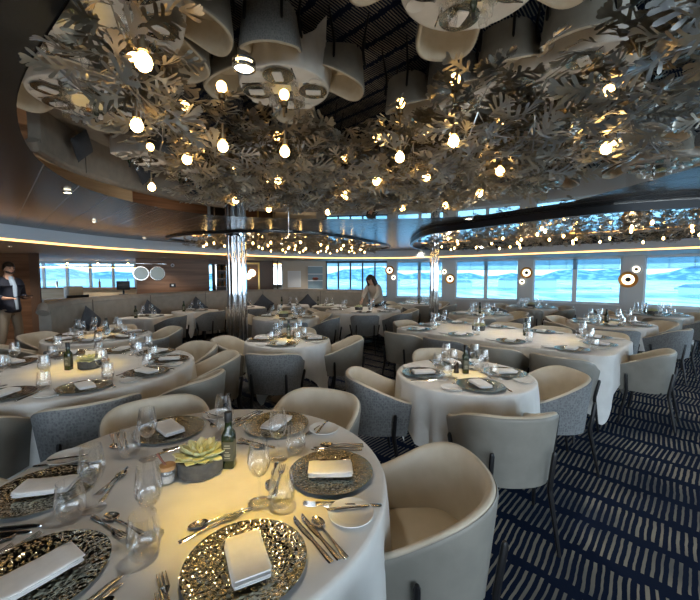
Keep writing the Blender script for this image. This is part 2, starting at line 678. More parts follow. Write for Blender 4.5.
struct(b.obj('wall_side', wood, smooth=0))
# walnut panelled walls at the bar side
b = MB()
b.wall([(-11.6, 8.62), (-7.5, 8.62)], 0, SOF, 0.12)
struct(b.obj('wall_walnut', wood, smooth=0), 'walnut panelled wall behind the standing man')
b = MB()
b.box((-9.6, 8.585, 0.02), (-9.585, 8.62, SOF))
b.box((-8.5, 8.585, 0.02), (-8.485, 8.62, SOF))
b.box((-7.62, 8.58, 0.0), (-7.4, 8.62, SOF))
struct(b.obj('trim_2', mat('walnut_joint', (0.16, 0.10, 0.07), 0.4), smooth=0))
BARW = [(-6.55, 11.05), (-4.78, 12.25)]
b = MB()
b.wall(BARW, 0, SOF, 0.12)
struct(b.obj('wall_bar', wood, smooth=0), 'walnut wall with two round mirrors')
# lower counter wall under the bar opening
b = MB()
b.wall([(-7.45, 8.75), (-6.55, 11.0)], 0, 0.95, 0.3)
struct(b.obj('wall_bar_low', barwood, smooth=0))

# header over doorway and alcove, wine recess walls
b = MB()
b.wall([(-4.78, 12.25), (-4.05, 12.65)], 1.93, SOF, 0.12)
b.wall([(-4.05, 12.65), (-2.55, 13.2)], 0, SOF, 0.12)
struct(b.obj('wall_alcove', mat('dark_walnut', (0.10, 0.055, 0.035), 0.4), smooth=0))
b = MB()
b.wall([(-5.2, 13.6), (-3.9, 14.0)], 0, SOF, 0.1)
struct(b.obj('wall_wine', mat('dark_panel', (0.05, 0.035, 0.028), 0.4), smooth=0))
b = MB()
b.wall([(-2.55, 13.2), (-0.9, 13.45)], 0, SOF, 0.12)
struct(b.obj('wall_cream', cream_wall, smooth=0), 'cream wall behind the banquette')

# window wall: pillars, sill walls, windows
def seg(i, z0, z1, th=0.14):
    bb = MB()
    bb.wall([WIN[i], WIN[i + 1]], z0, z1, th)
    return bb


pillar_m = mat('pillar_paint', (0.72, 0.72, 0.71), 0.55)
for i in (3, 5, 7, 9, 11, 13):
    pass
pill = [3, 5, 7, 9, 11, 13]
for n, i in enumerate(pill):
    struct(seg(i, 0, SOF, 0.2).obj('pillar_%d' % (n + 1), pillar_m, smooth=0), 'pale pillar between the windows')
wins = [(0, 2), (2, 3), (4, 5), (6, 7), (8, 9), (10, 11), (12, 13), (14, 15)]
wins = [(1, 3)] + wins[2:]
for n, (i, j) in enumerate(wins):
    A, B = Vector(WIN[i]), Vector(WIN[j])
    d = (B - A).normalized()
    nrm = Vector((-d.y, d.x))
    bb = MB()
    bb.wall([A, B], 0, 0.74, 0.2)
    struct(bb.obj('wall_window_%d' % (n + 1), pillar_m, smooth=0))
    wroot = bpy.data.objects.new('window_%d' % (n + 1), None)
    COL.objects.link(wroot)
    struct(wroot)
    fr = MB()
    Ao, Bo = A + nrm * 0.08, B + nrm * 0.08
    Lw = (B - A).length
    nm = 5 if n == 0 else (2 if Lw < 4 else 4)
    fr.wall([Ao, Bo], 0.74, 0.79, 0.06)
    fr.wall([Ao, Bo], 1.99, SOF, 0.06)
    for k in range(nm + 1):
        c = Ao + d * (Lw * k / nm)
        ww = 0.028 if (n == 0 or k in (0, nm)) else 0.055
        fr.wall([c - d * ww, c + d * ww], 0.74, SOF, 0.06)
    fm = mat('dark_mullion', (0.10, 0.12, 0.14), 0.4) if n == 0 else frame_m
    struct(fr.obj('window_frame', fm, wroot, smooth=0))
    gl = MB()
    gl.wall([Ao + nrm * 0.025, Bo + nrm * 0.025], 0.79, 1.99, 0.008)
    struct(gl.obj('window_glass', pane_m, wroot, smooth=0))
    sl = MB()
    sl.wall([A - nrm * 0.06, B - nrm * 0.06], 0.72, 0.745, 0.16)
    struct(sl.obj('window_sill', frame_m, wroot, smooth=0))
    if n >= 1:
        bl = MB()
        bl.wall([Ao - nrm * 0.03 + d * 0.04, Bo - nrm * 0.03 - d * 0.04], 1.72, 2.0, 0.003)
        struct(bl.obj('window_blind', blind_m, wroot, smooth=0))
        bs = MB()
        kk = max(3, int(Lw / 0.42))
        for k in range(1, kk):
            c = Ao - nrm * 0.036 + d * (Lw * k / kk)
            bs.wall([c - d * 0.006, c + d * 0.006], 1.72, 2.0, 0.004)
        bs.wall([Ao - nrm * 0.04 + d * 0.04, Bo - nrm * 0.04 - d * 0.04], 1.712, 1.724, 0.012)
        struct(bs.obj('window_blind_seams', mat('blind_seam', (0.22, 0.32, 0.40), 0.7), wroot, smooth=0))

# bar room beyond the opening: windows to outside, back counter
BR0, BR1 = Vector((-13.2, 13.4)), Vector((-5.2, 14.6))
d = (BR1 - BR0).normalized()
nrm = Vector((-d.y, d.x))
b = MB()
b.wall([BR0, BR1], 0, 0.9, 0.1)
b.wall([BR0, BR1], 1.98, SOF + 0.1, 0.1)
struct(b.obj('wall_bar_back', white_wall, smooth=0))
wroot = bpy.data.objects.new('window_9', None)
COL.objects.link(wroot)
struct(wroot)
b = MB()
for k in range(11):
    c = BR0 + d * ((BR1 - BR0).length * k / 10)
    b.wall([c - d * 0.04, c + d * 0.04], 0.9, 1.98, 0.08)
struct(b.obj('window_frame', frame_m, wroot, smooth=0))
b = MB()
b.wall([BR0 + nrm * 0.04, BR1 + nrm * 0.04], 0.9, 1.98, 0.01)
struct(b.obj('window_glass', pane_m, wroot, smooth=0))

# mirror islands on the ceiling
ISL = smooth_closed([(-0.25, 0.62), (-0.67, 0.93), (-1.36, 1.52), (-1.89, 2.25), (-2.12, 3.0), (-1.98, 3.7), (-1.6, 4.2), (-0.8, 4.45), (0.4, 4.5),
                     (1.4, 4.3), (1.95, 3.8), (2.15, 3.1), (2.22, 2.2), (2.1, 1.1), (1.5, 0.35), (0.5, 0.15)], 8)
ISL_L = smooth_closed([(-3.5, 6.9), (-2.7, 6.1), (-1.5, 5.75), (-0.6, 6.0), (0.25, 7.1), (1.0, 8.9), (0.6, 9.7), (-0.7, 9.8), (-2.2, 8.7), (-3.2, 7.7)], 8)
ISL_R = smooth_closed([(1.15, 6.5), (1.2, 5.5), (1.6, 4.85), (2.1, 4.15), (2.6, 3.6), (3.3, 3.3), (4.6, 3.0), (5.9, 3.4), (6.3, 4.6), (5.6, 6.3), (4.2, 7.6), (2.9, 8.8),
                       (1.9, 9.0), (1.35, 8.0)], 8)
for n, isl in enumerate((ISL, ISL_L, ISL_R)):
    b = MB()
    b.prism(isl, H - 0.008, H - 0.001)
    struct(b.obj('ceiling_mirror', mirror_m, smooth=0), 'smoked mirror panel set in the ceiling')
for n, isl in enumerate((ISL_L, ISL_R)):
    b = MB()
    cl = isl + isl[:1]
    b.wall(cl, H - (0.03, 0.085)[n], H - 0.001, 0.05)
    struct(b.obj('trim_%d' % (n + 3), dark_rim), 'dark raised rim around the ceiling mirror')

# ------------------------------------------------------------------ outside
b = MB()
b.prism([(-3000, -500), (3000, -500), (3000, 3500), (-3000, 3500)], -18.4, -18)
struct(b.obj('sea', water_m, smooth=0), 'pale blue harbour water outside')
b = MB()
rows = []
for k in range(90):
    a = -1.5 + 3.0 * k / 89
    h = 20 + 42 * (0.5 + 0.5 * sin(k * 0.31)) * (0.6 + 0.4 * sin(k * 0.83 + 1)) + 9 * sin(k * 1.9)
    x, y = 1900 * sin(a), 1900 * cos(a)
    rows.append([(x * 0.94, y * 0.94, -18), (x * 0.97, y * 0.97, -18 + h * 0.55), (x, y, -18 + h), (x * 1.06, y * 1.06, -18 + h * 0.4), (x * 1.1, y * 1.1, -18)])
b.grid(rows)
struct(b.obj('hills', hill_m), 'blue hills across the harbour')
for k, (x, y, sx, sy) in enumerate([(150, 520, 420, 50), (640, 470, 380, 60), (330, 330, 300, 26), (820, 610, 300, 60), (-450, 560, 500, 60)]):
    b = MB()
    b.box((x - sx / 2, y - sy / 2, -18), (x + sx / 2, y + sy / 2, -15.8))
    struct(b.obj('quay_ground', concrete_m, smooth=0))
SHED = [(40, 520, 60, 30, 9, 'white quay shed seen beyond the thin column'), (150, 525, 46, 30, 7, 'low white quay shed beyond the middle sconce pillar'),
        (250, 510, 70, 26, 10, 'long white quay shed beyond the window next to the middle pillar'), (330, 332, 40, 16, 6, 'small white quay shed close to the ship'),
        (560, 470, 70, 30, 11, 'white quay shed beyond the third sconce pillar'), (690, 475, 80, 34, 9, 'wide white quay shed far along the last window'),
        (-380, 560, 120, 30, 12, 'white quay shed seen through the bar windows')]
for x, y, sx, sy, hh, lab in SHED:
    t = thing('quay_shed', lab, 'building', (x, y, -15.8))
    b = MB()
    b.box((-sx / 2, -sy / 2, 0), (sx / 2, sy / 2, hh))
    b.obj('shed_wall', shed_m, t, 0)
    b = MB()
    b.add([(-sx / 2 - 1, -sy / 2 - 1, hh), (sx / 2 + 1, -sy / 2 - 1, hh), (sx / 2 + 1, sy / 2 + 1, hh), (-sx / 2 - 1, sy / 2 + 1, hh), (-sx / 2 - 1, 0, hh + 3), (sx / 2 + 1, 0, hh + 3)],
          [[0, 1, 5, 4], [2, 3, 4, 5], [1, 2, 5], [3, 0, 4], [3, 2, 1, 0]])
    b.obj('shed_roof', roof_m, t, 0)

# ------------------------------------------------------------------ banquette, bar, wall pieces
BQ = smooth_open([(-4.55, 5.45), (-4.75, 6.3), (-4.68, 7.3), (-4.42, 8.2), (-3.95, 9.05), (-3.25, 9.8), (-2.3, 10.25), (-1.2, 10.35), (-0.2, 10.15), (0.5, 9.85)], 6)
t = thing('banquette', 'long curved grey upholstered banquette around the banquette tables', 'banquette', (0, 0, 0))
b = MB()
b.wall(BQ, 0.0, 1.06, 0.16)
b.obj('backrest', banq_m, t)
b = MB()
pp = offset(BQ, 0.08)
b.tube([(pp[0][0] + 0.02, pp[0][1] - 0.06, 0.98)] + [(x, y, 1.06) for x, y in pp], 0.085, 10)
b.obj('top_rail', banq_m, t)
b = MB()
b.wall(offset(BQ, -0.56), 0.12, 0.46, 0.55)
b.obj('seat', banq_m, t)
pipe_m = mat('dark_piping', (0.10, 0.09, 0.08), 0.7)
for k in range(8, len(BQ) - 3, 9):
    b = MB()
    p0, p1 = Vector(BQ[k]), Vector(BQ[k + 1])
    dd = (p1 - p0).normalized()
    q = p0 - Vector((-dd.y, dd.x)) * 0.006
    b.tube([(q.x, q.y, 0.48), (q.x, q.y, 1.1)], 0.007, 5)
    b.obj('seam', pipe_m, t)
# low wooden ledge behind the banquette
b = MB()
b.wall(offset(BQ, 0.20)[4:], 0.0, 1.02, 0.18)
struct(b.obj('wall_ledge', barwood), 'low wooden wall behind the banquette')


def pillow_mesh(s, th):
    b = MB()
    n = 12
    for sg in (1, -1):
        rows = []
        for i in range(n + 1):
            r_ = []
            for j in range(n + 1):
                u, v = 2 * i / n - 1, 2 * j / n - 1
                e = max(0, (1 - u ** 4)) * max(0, (1 - v ** 4))
                pin = 1 - 0.06 * (1 - abs(u * v))
                r_.append((u * s / 2 * pin, sg * th / 2 * e ** 0.6, v * s / 2 * pin))
            rows.append(r_)
        b.grid(rows, flip=sg < 0)
    return b.mesh('cushion', cushion_m, 60)


pm = pillow_mesh(0.42, 0.14)
CUSH = [(-4.28, 6.35, 'slate blue cushion standing on its corner by the banquette end'), (-4.15, 7.75, 'slate blue cushion on its corner between the first banquette tables'),
        (-3.5, 8.75, 'slate blue cushion on its corner behind the second banquette table'), (-2.25, 9.62, 'slate blue cushion on its corner beside the fluted column'),
        (-1.2, 9.75, 'slate blue cushion on its corner behind the fourth banquette table'), (-2.75, 9.4, 'slate blue cushion tucked behind the fluted column')]
for x, y, lab in CUSH:
    k = min(range(len(BQ)), key=lambda i: (BQ[i][0] - x) ** 2 + (BQ[i][1] - y) ** 2)
    p0, p1 = Vector(BQ[max(k - 1, 0)]), Vector(BQ[min(k + 1, len(BQ) - 1)])
    dd = (p1 - p0).normalized()
    nn = Vector((-dd.y, dd.x))
    o = link('cushion', pm)
    q = (p0 + p1) / 2 - nn * 0.17
    o.matrix_world = Matrix.Translation((q.x, q.y, 0.46 + 0.27)) @ Matrix.Rotation(math.atan2(dd.y, dd.x), 4, 'Z') @ Matrix.Rotation(R(-14), 4, 'X') @ Matrix.Rotation(R(45 + RND.uniform(-5, 5)), 4, 'Y')
    tag(o, lab, 'cushion', 'slate cushions on the banquette')

# bar counter with terminal and bottles
t = thing('bar_counter', 'pale wooden bar counter in front of the bar windows', 'bar counter', (0, 0, 0))
b = MB()
b.wall([(-12.2, 12.3), (-5.6, 13.2)], 0.0, 1.06, 0.5)
b.obj('counter_body', barwood, t, 0)
b = MB()
b.wall([(-12.3, 12.22), (-5.5, 13.12)], 1.06, 1.10, 0.66)
b.obj('counter_top', wood, t, 0)
b = MB()
b.wall([(-11.5, 12.58), (-6.1, 13.26)], 1.80, 1.825, 0.03)
tag(b.obj('added_bar_glow_strip', glow_warm), 'added warm fill strip below the glass rack over the bar counter', 'light strip')  # glowing strip added to brighten the bar
t = thing('back_bar_shelf', 'overhead glass rack above the bar counter', 'shelf', (0, 0, 0))
b = MB()
b.wall([(-11.6, 12.6), (-6.0, 13.3)], 1.84, 1.87, 0.3)
b.obj('rack_board', steel, t, 0)
for q in (0.1, 0.5, 0.9):
    b = MB()
    b.tube([(-11.6 + 5.6 * q, 12.75 + 0.7 * q, 1.85), (-11.6 + 5.6 * q, 12.75 + 0.7 * q, SOF)], 0.012, 6)
    b.obj('hanger', steel, t)
where = ['above the cash terminal', 'over the middle of the bar counter', 'over the bar counter next to the round mirrors', 'at the far end of the bar counter', 'at the start of the bar counter']
for k, q in enumerate((0.12, 0.3, 0.48, 0.66, 0.84)):
    t = thing('bar_pendant', 'small warm pendant bulb hanging ' + ['near the walnut wall behind the man', 'above the pale box on the bar', 'over the middle of the bar', 'two bulbs from the round mirrors', 'closest to the round mirrors along the bar'][k],
              'lamp', (-11.4 + 5.4 * q, 12.3 + 0.7 * q, SOF), 0, 'bar pendant bulbs')
    b = MB()
    b.tube([(0, 0, -0.02), (0, 0, -0.09)], 0.006, 6)
    b.obj('cord', black_m, t)
    b = MB()
    b.lathe([(0.004, -0.09), (0.03, -0.11), (0.035, -0.13), (0.02, -0.155), (0.001, -0.16)], 12)
    b.obj('bulb', bulb_m, t)
t = thing('storage_box', 'pale wooden box standing on the low wall by the bar', 'box', (-7.38, 9.6, 0.95), R(66))
b = MB()
b.box((-0.17, -0.12, 0), (0.17, 0.12, 0.3), 0.01)
b.obj('body', barwood, t)
b = MB()
b.box((-0.25, -0.18, 0), (0.28, -0.125, 0.07), 0.008)
b.obj('tray', black_m, t)
t = thing('bar_terminal', 'black cash terminal on a stand beside the round mirrors', 'terminal', (-6.75, 10.72, 0.95), R(30))
b = MB()
b.box((-0.17, -0.02, 0.16), (0.17, 0.02, 0.42), 0.01)
b.obj('screen', black_m, t)
b = MB()
b.box((-0.12, -0.1, 0), (0.12, 0.1, 0.03), 0.008)
b.tube([(0, 0.03, 0.02), (0, 0.03, 0.3)], 0.025, 8)
b.obj('stand', black_m, t)
for k, q in enumerate((0.2, 0.45, 0.62, 0.8)):
    t = thing('bar_bottle', ['clear bottle on the counter beside the pale box', 'amber bottle on the middle of the bar counter', 'tall bottle on the bar counter below the rack', 'bottle on the bar counter near the round mirrors'][k],
              'bottle', (-11.6 + 5.6 * q, 12.75 + 0.7 * q, 1.10), 0, 'bottles on the bar counter')
    b = MB()
    b.lathe([(0.001, 0), (0.036, 0), (0.036, 0.19), (0.013, 0.24), (0.013, 0.31), (0.001, 0.312)], 12)
    b.obj('body', bottle_amber if k else steel, t)

# round wall mirrors
bd = (Vector(BARW[1]) - Vector(BARW[0])).normalized()
bn = Vector((bd.y, -bd.x))
for s_, lab in ((0.13, 'round wall mirror next to the bar opening'), (0.58, 'round wall mirror in the middle of the walnut wall')):
    p = Vector(BARW[0]) + bd * s_ + bn * 0.012
    t = thing('wall_mirror', lab, 'mirror', (p.x, p.y, 1.60), math.atan2(bd.y, bd.x), 'round mirrors')
    rx = Matrix.Rotation(R(90), 4, 'X')
    b = MB()
    b.lathe([(0.001, 0.01), (0.20, 0.01), (0.20, 0.0)], 32, mtx=rx)
    b.obj('mirror_glass', round_mirror_m, t)
    b = MB()
    b.lathe([(0.195, 0.0), (0.195, 0.018), (0.215, 0.018), (0.215, 0.0)], 32, mtx=rx)
    b.obj('frame', steel, t)
t = thing('wall_clock', 'small round black and white dial high on the walnut wall', 'dial', (Vector(BARW[0]) + bd * 1.02 + bn * 0.01).to_3d() + Vector((0, 0, 1.86)), math.atan2(bd.y, bd.x))
b = MB()
b.lathe([(0.001, 0.012), (0.05, 0.012), (0.055, 0.0)], 20, mtx=Matrix.Rotation(R(90), 4, 'X'))
b.obj('face', card_m, t)
b = MB()
b.lathe([(0.001, 0.02), (0.026, 0.02), (0.028, 0.01)], 16, mtx=Matrix.Rotation(R(90), 4, 'X'))
b.obj('hub', black_m, t)
t = thing('call_point', 'small dark square panel low on the walnut wall', 'wall panel', (Vector(BARW[0]) + bd * 1.0 + bn * 0.01).to_3d() + Vector((0, 0, 1.22)), math.atan2(bd.y, bd.x))
b = MB()
b.box((-0.09, -0.012, -0.06), (0.09, 0.008, 0.06), 0.006)
b.obj('plate', black_m, t)
b = MB()
b.box((-0.03, -0.018, -0.025), (0.03, -0.01, 0.025), 0.003)
b.obj('button', card_m, t)
t = thing('light_bar', 'slim pale light bar on the walnut wall above the round mirrors', 'light bar', (Vector(BARW[0]) + bd * 0.42 + bn * 0.02).to_3d() + Vector((0, 0, 1.9)), math.atan2(bd.y, bd.x))
b = MB()
b.box((-0.42, -0.01, -0.012), (0.42, 0.015, 0.012), 0.004)
b.obj('housing', steel, t)

# wine shelf in the dark recess
t = thing('wine_cabinet', 'dark wine shelf with bottles inside the recess behind the fluted column', 'wine shelf', (-4.55, 13.55, 0), R(16))
b = MB()
for z in (0.4, 0.8, 1.1, 1.4, 1.7, 1.95):
    b.box((-0.42, -0.18, z), (0.42, 0.18, z + 0.02))
b.obj('shelf', wood, t, 0)
b = MB()
b.box((-0.46, -0.2, 0), (-0.42, 0.2, 2.0))
b.box((0.42, -0.2, 0), (0.46, 0.2, 2.0))
b.obj('side_panel', steel, t, 0)
b = MB()
b.box((0.0, -0.205, 0.9), (0.03, -0.19, 1.75))
b.obj('light_strip', glow_warm, t, 0)
hz = ['topmost', 'middle', 'lowest']
for zi, z in enumerate((1.72, 1.42, 1.12)):
    for k in range(4):
        bt = thing('wine_bottle', '%s wine bottle on the %s row of the recessed wine shelf' % (['first', 'second', 'third', 'fourth'][k], hz[zi]), 'bottle', (0, 0, 0), 0, 'bottles in the wine shelf')
        bt.matrix_world = Matrix.Translation((-4.55, 13.55, 0)) @ Matrix.Rotation(R(16), 4, 'Z') @ Matrix.Translation((-0.33 + 0.09 * k, -0.02, z))
        b = MB()
        b.lathe([(0.001, 0), (0.034, 0), (0.034, 0.15), (0.013, 0.19), (0.013, 0.235), (0.001, 0.236)], 10)
        b.obj('body', bottle_m if k % 2 else bottle_amber, bt)

# gilt framed alcove with wall lamp
AD = (Vector((-2.55, 13.2)) - Vector((-4.05, 12.65))).normalized()
an = Vector((AD.y, -AD.x))


def ring_lamp(name, label, loc, rz, rad, col_m, group, gm=None):
    t = thing(name, label, 'wall lamp', loc, rz, group)
    rx = Matrix.Rotation(R(90), 4, 'X')
    b = MB()
    b.lathe([(rad * 0.62, 0.03), (rad * 0.66, 0.045), (rad * 0.98, 0.05), (rad, 0.04), (rad, 0.025), (rad * 0.62, 0.025)], 32, mtx=rx)
    b.obj('ring', col_m, t)
    b = MB()
    b.lathe([(rad * 0.30, 0.034), (rad * 0.34, 0.044), (rad * 0.60, 0.044), (rad * 0.64, 0.034)], 32, mtx=rx)
    b.obj('glow_ring', gm or glow_white, t)
    b = MB()
    b.lathe([(0.001, 0.06), (rad * 0.26, 0.056), (rad * 0.30, 0.04), (rad * 0.30, 0.0), (0.001, 0.0)], 24, mtx=rx)
    b.obj('hub', dark_rim if rad > 0.1 else brass, t)
    return t


p = Vector((-4.05, 12.65)) + AD * 0.52 + an * 0.03
t = thing('alcove_frame', 'tall gilt frame around the lit alcove behind the banquette', 'frame', (p.x, p.y, 0), math.atan2(AD.y, AD.x))
b = MB()
b.box((-0.34, -0.02, 0.6), (-0.28, 0.02, 1.98), 0.005)
b.box((0.28, -0.02, 0.6), (0.34, 0.02, 1.98), 0.005)
b.box((-0.34, -0.02, 1.93), (0.34, 0.02, 1.99), 0.005)
b.obj('surround', mat('gilt', (0.75, 0.50, 0.16), 0.3, 0.9), t)
b = MB()
b.box((-0.28, 0.005, 0.6), (0.28, 0.018, 1.94))
b.obj('panel', wood, t, 0)
p2 = p + an * 0.02
t = thing('wall_lamp', 'glowing white glass wall lamp inside the gilt alcove frame', 'wall lamp', (p2.x, p2.y, 1.62), math.atan2(AD.y, AD.x))
b = MB()
b.lathe([(0.001, 0.07), (0.07, 0.06), (0.125, 0.03), (0.13, 0.0)], 20, c=(0.07, 0, 0), mtx=Matrix.Rotation(R(90), 4, 'X'))
b.lathe([(0.001, 0.07), (0.05, 0.06), (0.09, 0.03), (0.10, 0.0)], 20, c=(-0.05, -0.12, 0), mtx=Matrix.Rotation(R(90), 4, 'X'))
b.obj('lamp_shade', shade_m, t)
b = MB()
b.box((-0.02, -0.015, -0.2), (0.02, 0.0, 0.2), 0.004)
b.obj('bracket', brass, t)
# mirror clad pier, cream wall panel, shelf with bowl
p = Vector((-2.62, 13.12))
t = thing('mirror_pier', 'tall narrow mirrored pier beside the gilt alcove', 'mirror pier', (p.x, p.y - 0.04, 0), R(17))
b = MB()
b.box((-0.16, -0.05, 0), (-0.03, 0.05, SOF), 0.01)
b.box((0.0, -0.05, 0), (0.14, 0.05, SOF), 0.01)
b.obj('mirror_panel', wall_mirror_m, t, 0)
t = thing('wall_picture', 'plain pale panel on the cream wall', 'picture', (-2.05, 13.27, 1.4), R(8))
b = MB()
b.box((-0.24, -0.02, -0.3), (0.24, 0.01, 0.3), 0.005)
b.obj('frame', frame_m, t)
b = MB()
b.box((-0.21, -0.024, -0.27), (0.21, -0.018, 0.27))
b.obj('panel', card_m, t, 0)
t = thing('wall_niche_shelf', 'framed blue grey display niche with shelves on the cream wall', 'shelf', (-1.28, 13.3, 1.45), R(8))
b = MB()
for z in (-0.42, -0.12, 0.12, 0.4):
    b.box((-0.27, -0.16, z), (0.27, 0.02, z + 0.025))
b.obj('shelf', frame_m, t, 0)
b = MB()
b.box((-0.27, 0.0, -0.42), (0.27, 0.03, 0.42))
b.obj('back_panel', mat('blue_grey_panel', (0.25, 0.36, 0.42), 0.4), t, 0)
t = thing('fruit_bowl', 'small red and brown bowl on the display niche shelf', 'bowl', (-1.27, 13.2, 1.355), 0)
b = MB()
b.lathe([(0.001, 0), (0.07, 0), (0.14, 0.07), (0.13, 0.07), (0.06, 0.012), (0.001, 0.012)], 16)
b.obj('bowl', spoonwood, t)
b = MB()
for k in range(5):
    b.lathe([(0.001, 0), (0.03, 0.012), (0.04, 0.04), (0.03, 0.068), (0.001, 0.08)], 8, c=(0.06 * cos(k * 1.26), 0.06 * sin(k * 1.26), 0.03))
b.obj('fruit', mat('red_fruit', (0.45, 0.06, 0.03), 0.4), t)
t = thing('side_table', 'low dark sideboard against the cream wall', 'sideboard', (-1.9, 12.85, 0), R(8))
b = MB()
b.box((-0.7, -0.25, 0.1), (0.7, 0.25, 1.0), 0.01)
b.obj('cabinet', barwood, t)
b = MB()
b.box((-0.74, -0.28, 1.0), (0.74, 0.28, 1.04), 0.008)
b.obj('top', dark_rim, t)

# sconces on the window pillars
def on_pillar(i, s_, z):
    A, B = Vector(WIN[i]), Vector(WIN[i + 1])
    dd = (B - A).normalized()
    q = A + (B - A) * s_ + Vector((dd.y, -dd.x)) * 0.005
    return (q.x, q.y, z), math.atan2(dd.y, dd.x)


for i, s_, z, rad, m_, lab in [(9, 0.32, 1.43, 0.215, brass, 'large bronze ring wall lamp on the third window pillar'), (9, 0.66, 1.70, 0.13, frame_m, 'small white ring wall lamp above the big bronze one'),
                               (7, 0.58, 1.62, 0.175, brass, 'bronze ring wall lamp on the middle window pillar'), (7, 0.30, 1.345, 0.12, frame_m, 'small white ring wall lamp below the middle bronze one'),
                               (5, 0.62, 1.42, 0.17, brass, 'bronze ring wall lamp beside the thin chrome column'), (5, 0.16, 1.66, 0.12, frame_m, 'small white ring wall lamp over the one beside the thin column'),
                               (3, 0.3, 1.72, 0.17, brass, 'bronze ring wall lamp behind the standing woman'), (3, 0.75, 1.46, 0.12, frame_m, 'small white ring wall lamp behind the standing woman')]:
    loc, rz = on_pillar(i, s_, z)
    ring_lamp('ring_wall_lamp', lab, loc, rz, rad, m_, 'ring wall lamps on the window pillars')
t = thing('emergency_lamp', 'small amber ceiling beacon above the window beyond the middle pillar', 'lamp', (3.6, 5.9, H), 0)
b = MB()
b.lathe([(0.001, 0.0), (0.05, 0.0), (0.05, -0.012), (0.001, -0.012)], 16)
b.obj('base', steel, t)
b = MB()
b.lathe([(0.04, -0.012), (0.035, -0.03), (0.001, -0.04)], 16)
b.obj('lens', mat('amber_lens', (1, 0.45, 0.08), 0.3, emit=(1.0, 0.42, 0.08), es=2.5), t)

# ------------------------------------------------------------------ columns
def fluted_column(label, x, y, rad, nfl):
    t = thing('chrome_column', label, 'column', (x, y, 0))
    rr = rad * 0.72
    pr_ = rad - rr
    for k in range(nfl):
        a = 2 * pi * k / nfl
        b = MB()
        b.lathe([(pr_ * 1.35, 0.06), (pr_ * 1.35, H - 0.06)], 20, c=(rr * cos(a), rr * sin(a), 0))
        b.obj('flute', chrome, t)
    b = MB()
    b.lathe([(rad * 0.55, 0.02), (rad * 0.55, H - 0.02)], 16)
    b.obj('core', chrome, t)
    b = MB()
    b.lathe([(0.001, 0.0), (rad * 1.16, 0.0), (rad * 1.16, 0.055), (rad * 1.08, 0.062), (0.001, 0.062)], 32)
    b.obj('base', chrome, t)
    b = MB()
    b.lathe([(0.001, H), (rad * 1.14, H), (rad * 1.14, H - 0.055), (0.001, H - 0.06)], 32)
    b.obj('capital', chrome, t)


fluted_column('wide fluted chrome column standing among the tables', -1.93, 6.15, 0.155, 7)
fluted_column('thin chrome column between the long table and the windows', 1.93, 8.25, 0.10, 7)

# ------------------------------------------------------------------ leaf chandeliers
def leaf(b, M4, L, bend, rnd):
    """one lobed metal leaf pointing along +X, cut from thin sheet and bent"""
    def P(x, y):
        z = bend * (x * x) * 0.55 - 0.5 * abs(y) ** 1.5 * (0.6 if bend > 0 else -0.4) + 0.05 * sin(9 * x)
        return M4 @ Vector((x * L, y * L, z * L))
    n = 8
    rows = []
    for i in range(n + 1):
        x = i / n
        wd = 0.014 + 0.042 * sin(pi * min(1, max(0, (x - 0.08) / 0.92))) ** 0.8 * (1 if x < 0.97 else 0.3)
        rows.append([P(x, -wd), P(x, wd)])
    b.grid(rows)
    for sgn in (1, -1):
        for x0, ln, ang in ((0.20, 0.30, 64), (0.38, 0.42, 52), (0.56, 0.40, 42), (0.74, 0.30, 32), (0.86, 0.18, 24)):
            x0 += rnd.uniform(-0.03, 0.03)
            ln *= rnd.uniform(0.8, 1.15)
            a = R(ang + rnd.uniform(-6, 6))
            dx, dy = cos(a), sin(a) * sgn
            px, py = -dy, dx
            rr = []
            for q, ww in ((0.0, 0.048), (0.35, 0.032), (0.70, 0.044), (0.90, 0.037), (1.0, 0.010)):
                cx, cy = x0 + dx * ln * q, dy * ln * q
                rr.append([P(cx - px * ww, cy - py * ww), P(cx + px * ww, cy + py * ww)])
            b.grid(rr)


def spray_mesh(seed, nl, rad, m_):
    rnd = random.Random(seed)
    b = MB()
    for k in range(nl):
        az = 2 * pi * k / nl + rnd.uniform(-0.5, 0.5)
        el = rnd.uniform(-0.34, 0.30)
        r0 = rnd.uniform(0.0, 0.14)
        z0 = rnd.uniform(-0.05, 0.07)
        L = rnd.uniform(0.10, 0.175) * rad / 0.28
        M4 = Matrix.Translation((r0 * cos(az), r0 * sin(az), z0)) @ Matrix.Rotation(az + rnd.uniform(-0.5, 0.5), 4, 'Z') @ Matrix.Rotation(-el, 4, 'Y') @ Matrix.Rotation(rnd.uniform(-1.0, 1.0), 4, 'X')
        leaf(b, M4, L, rnd.uniform(-0.5, 0.55), rnd)
    for k in range(3):
        az = rnd.uniform(0, 6.28)
        b.tube([(0, 0, 0.1), (0.04 * cos(az), 0.04 * sin(az), 0.0), (0.13 * cos(az), 0.13 * sin(az), -0.03)], 0.003, 4)
    b.v = [(x, y, min(z, 0.098)) for x, y, z in b.v]
    return b.mesh('leaf_spray', m_, 50)


SPR = [spray_mesh(11 + k, 16, 0.28, leaf_m if k % 3 else leaf_silver) for k in range(9)]
SPB = [spray_mesh(51 + k, 16, 0.22, leaf_m) for k in range(5)]
b = MB()
b.lathe([(0.003, 0.028), (0.010, 0.024), (0.019, 0.013), (0.0225, 0.0), (0.019, -0.013), (0.010, -0.021), (0.001, -0.0235)], 14)
BULB = b.mesh('bulb', bulb_m, 60)
b = MB()
b.lathe([(0.001, 0.098), (0.005, 0.098), (0.005, 0.056), (0.014, 0.052), (0.014, 0.028), (0.008, 0.028)], 12)
SOCK = b.mesh('socket', socket_m, 40)
b = MB()
b.lathe([(0.03, 0.106), (0.05, 0.106), (0.05, 0.098), (0.03, 0.098)], 16)
ROSE = b.mesh('ceiling_rose', socket_m, 40)


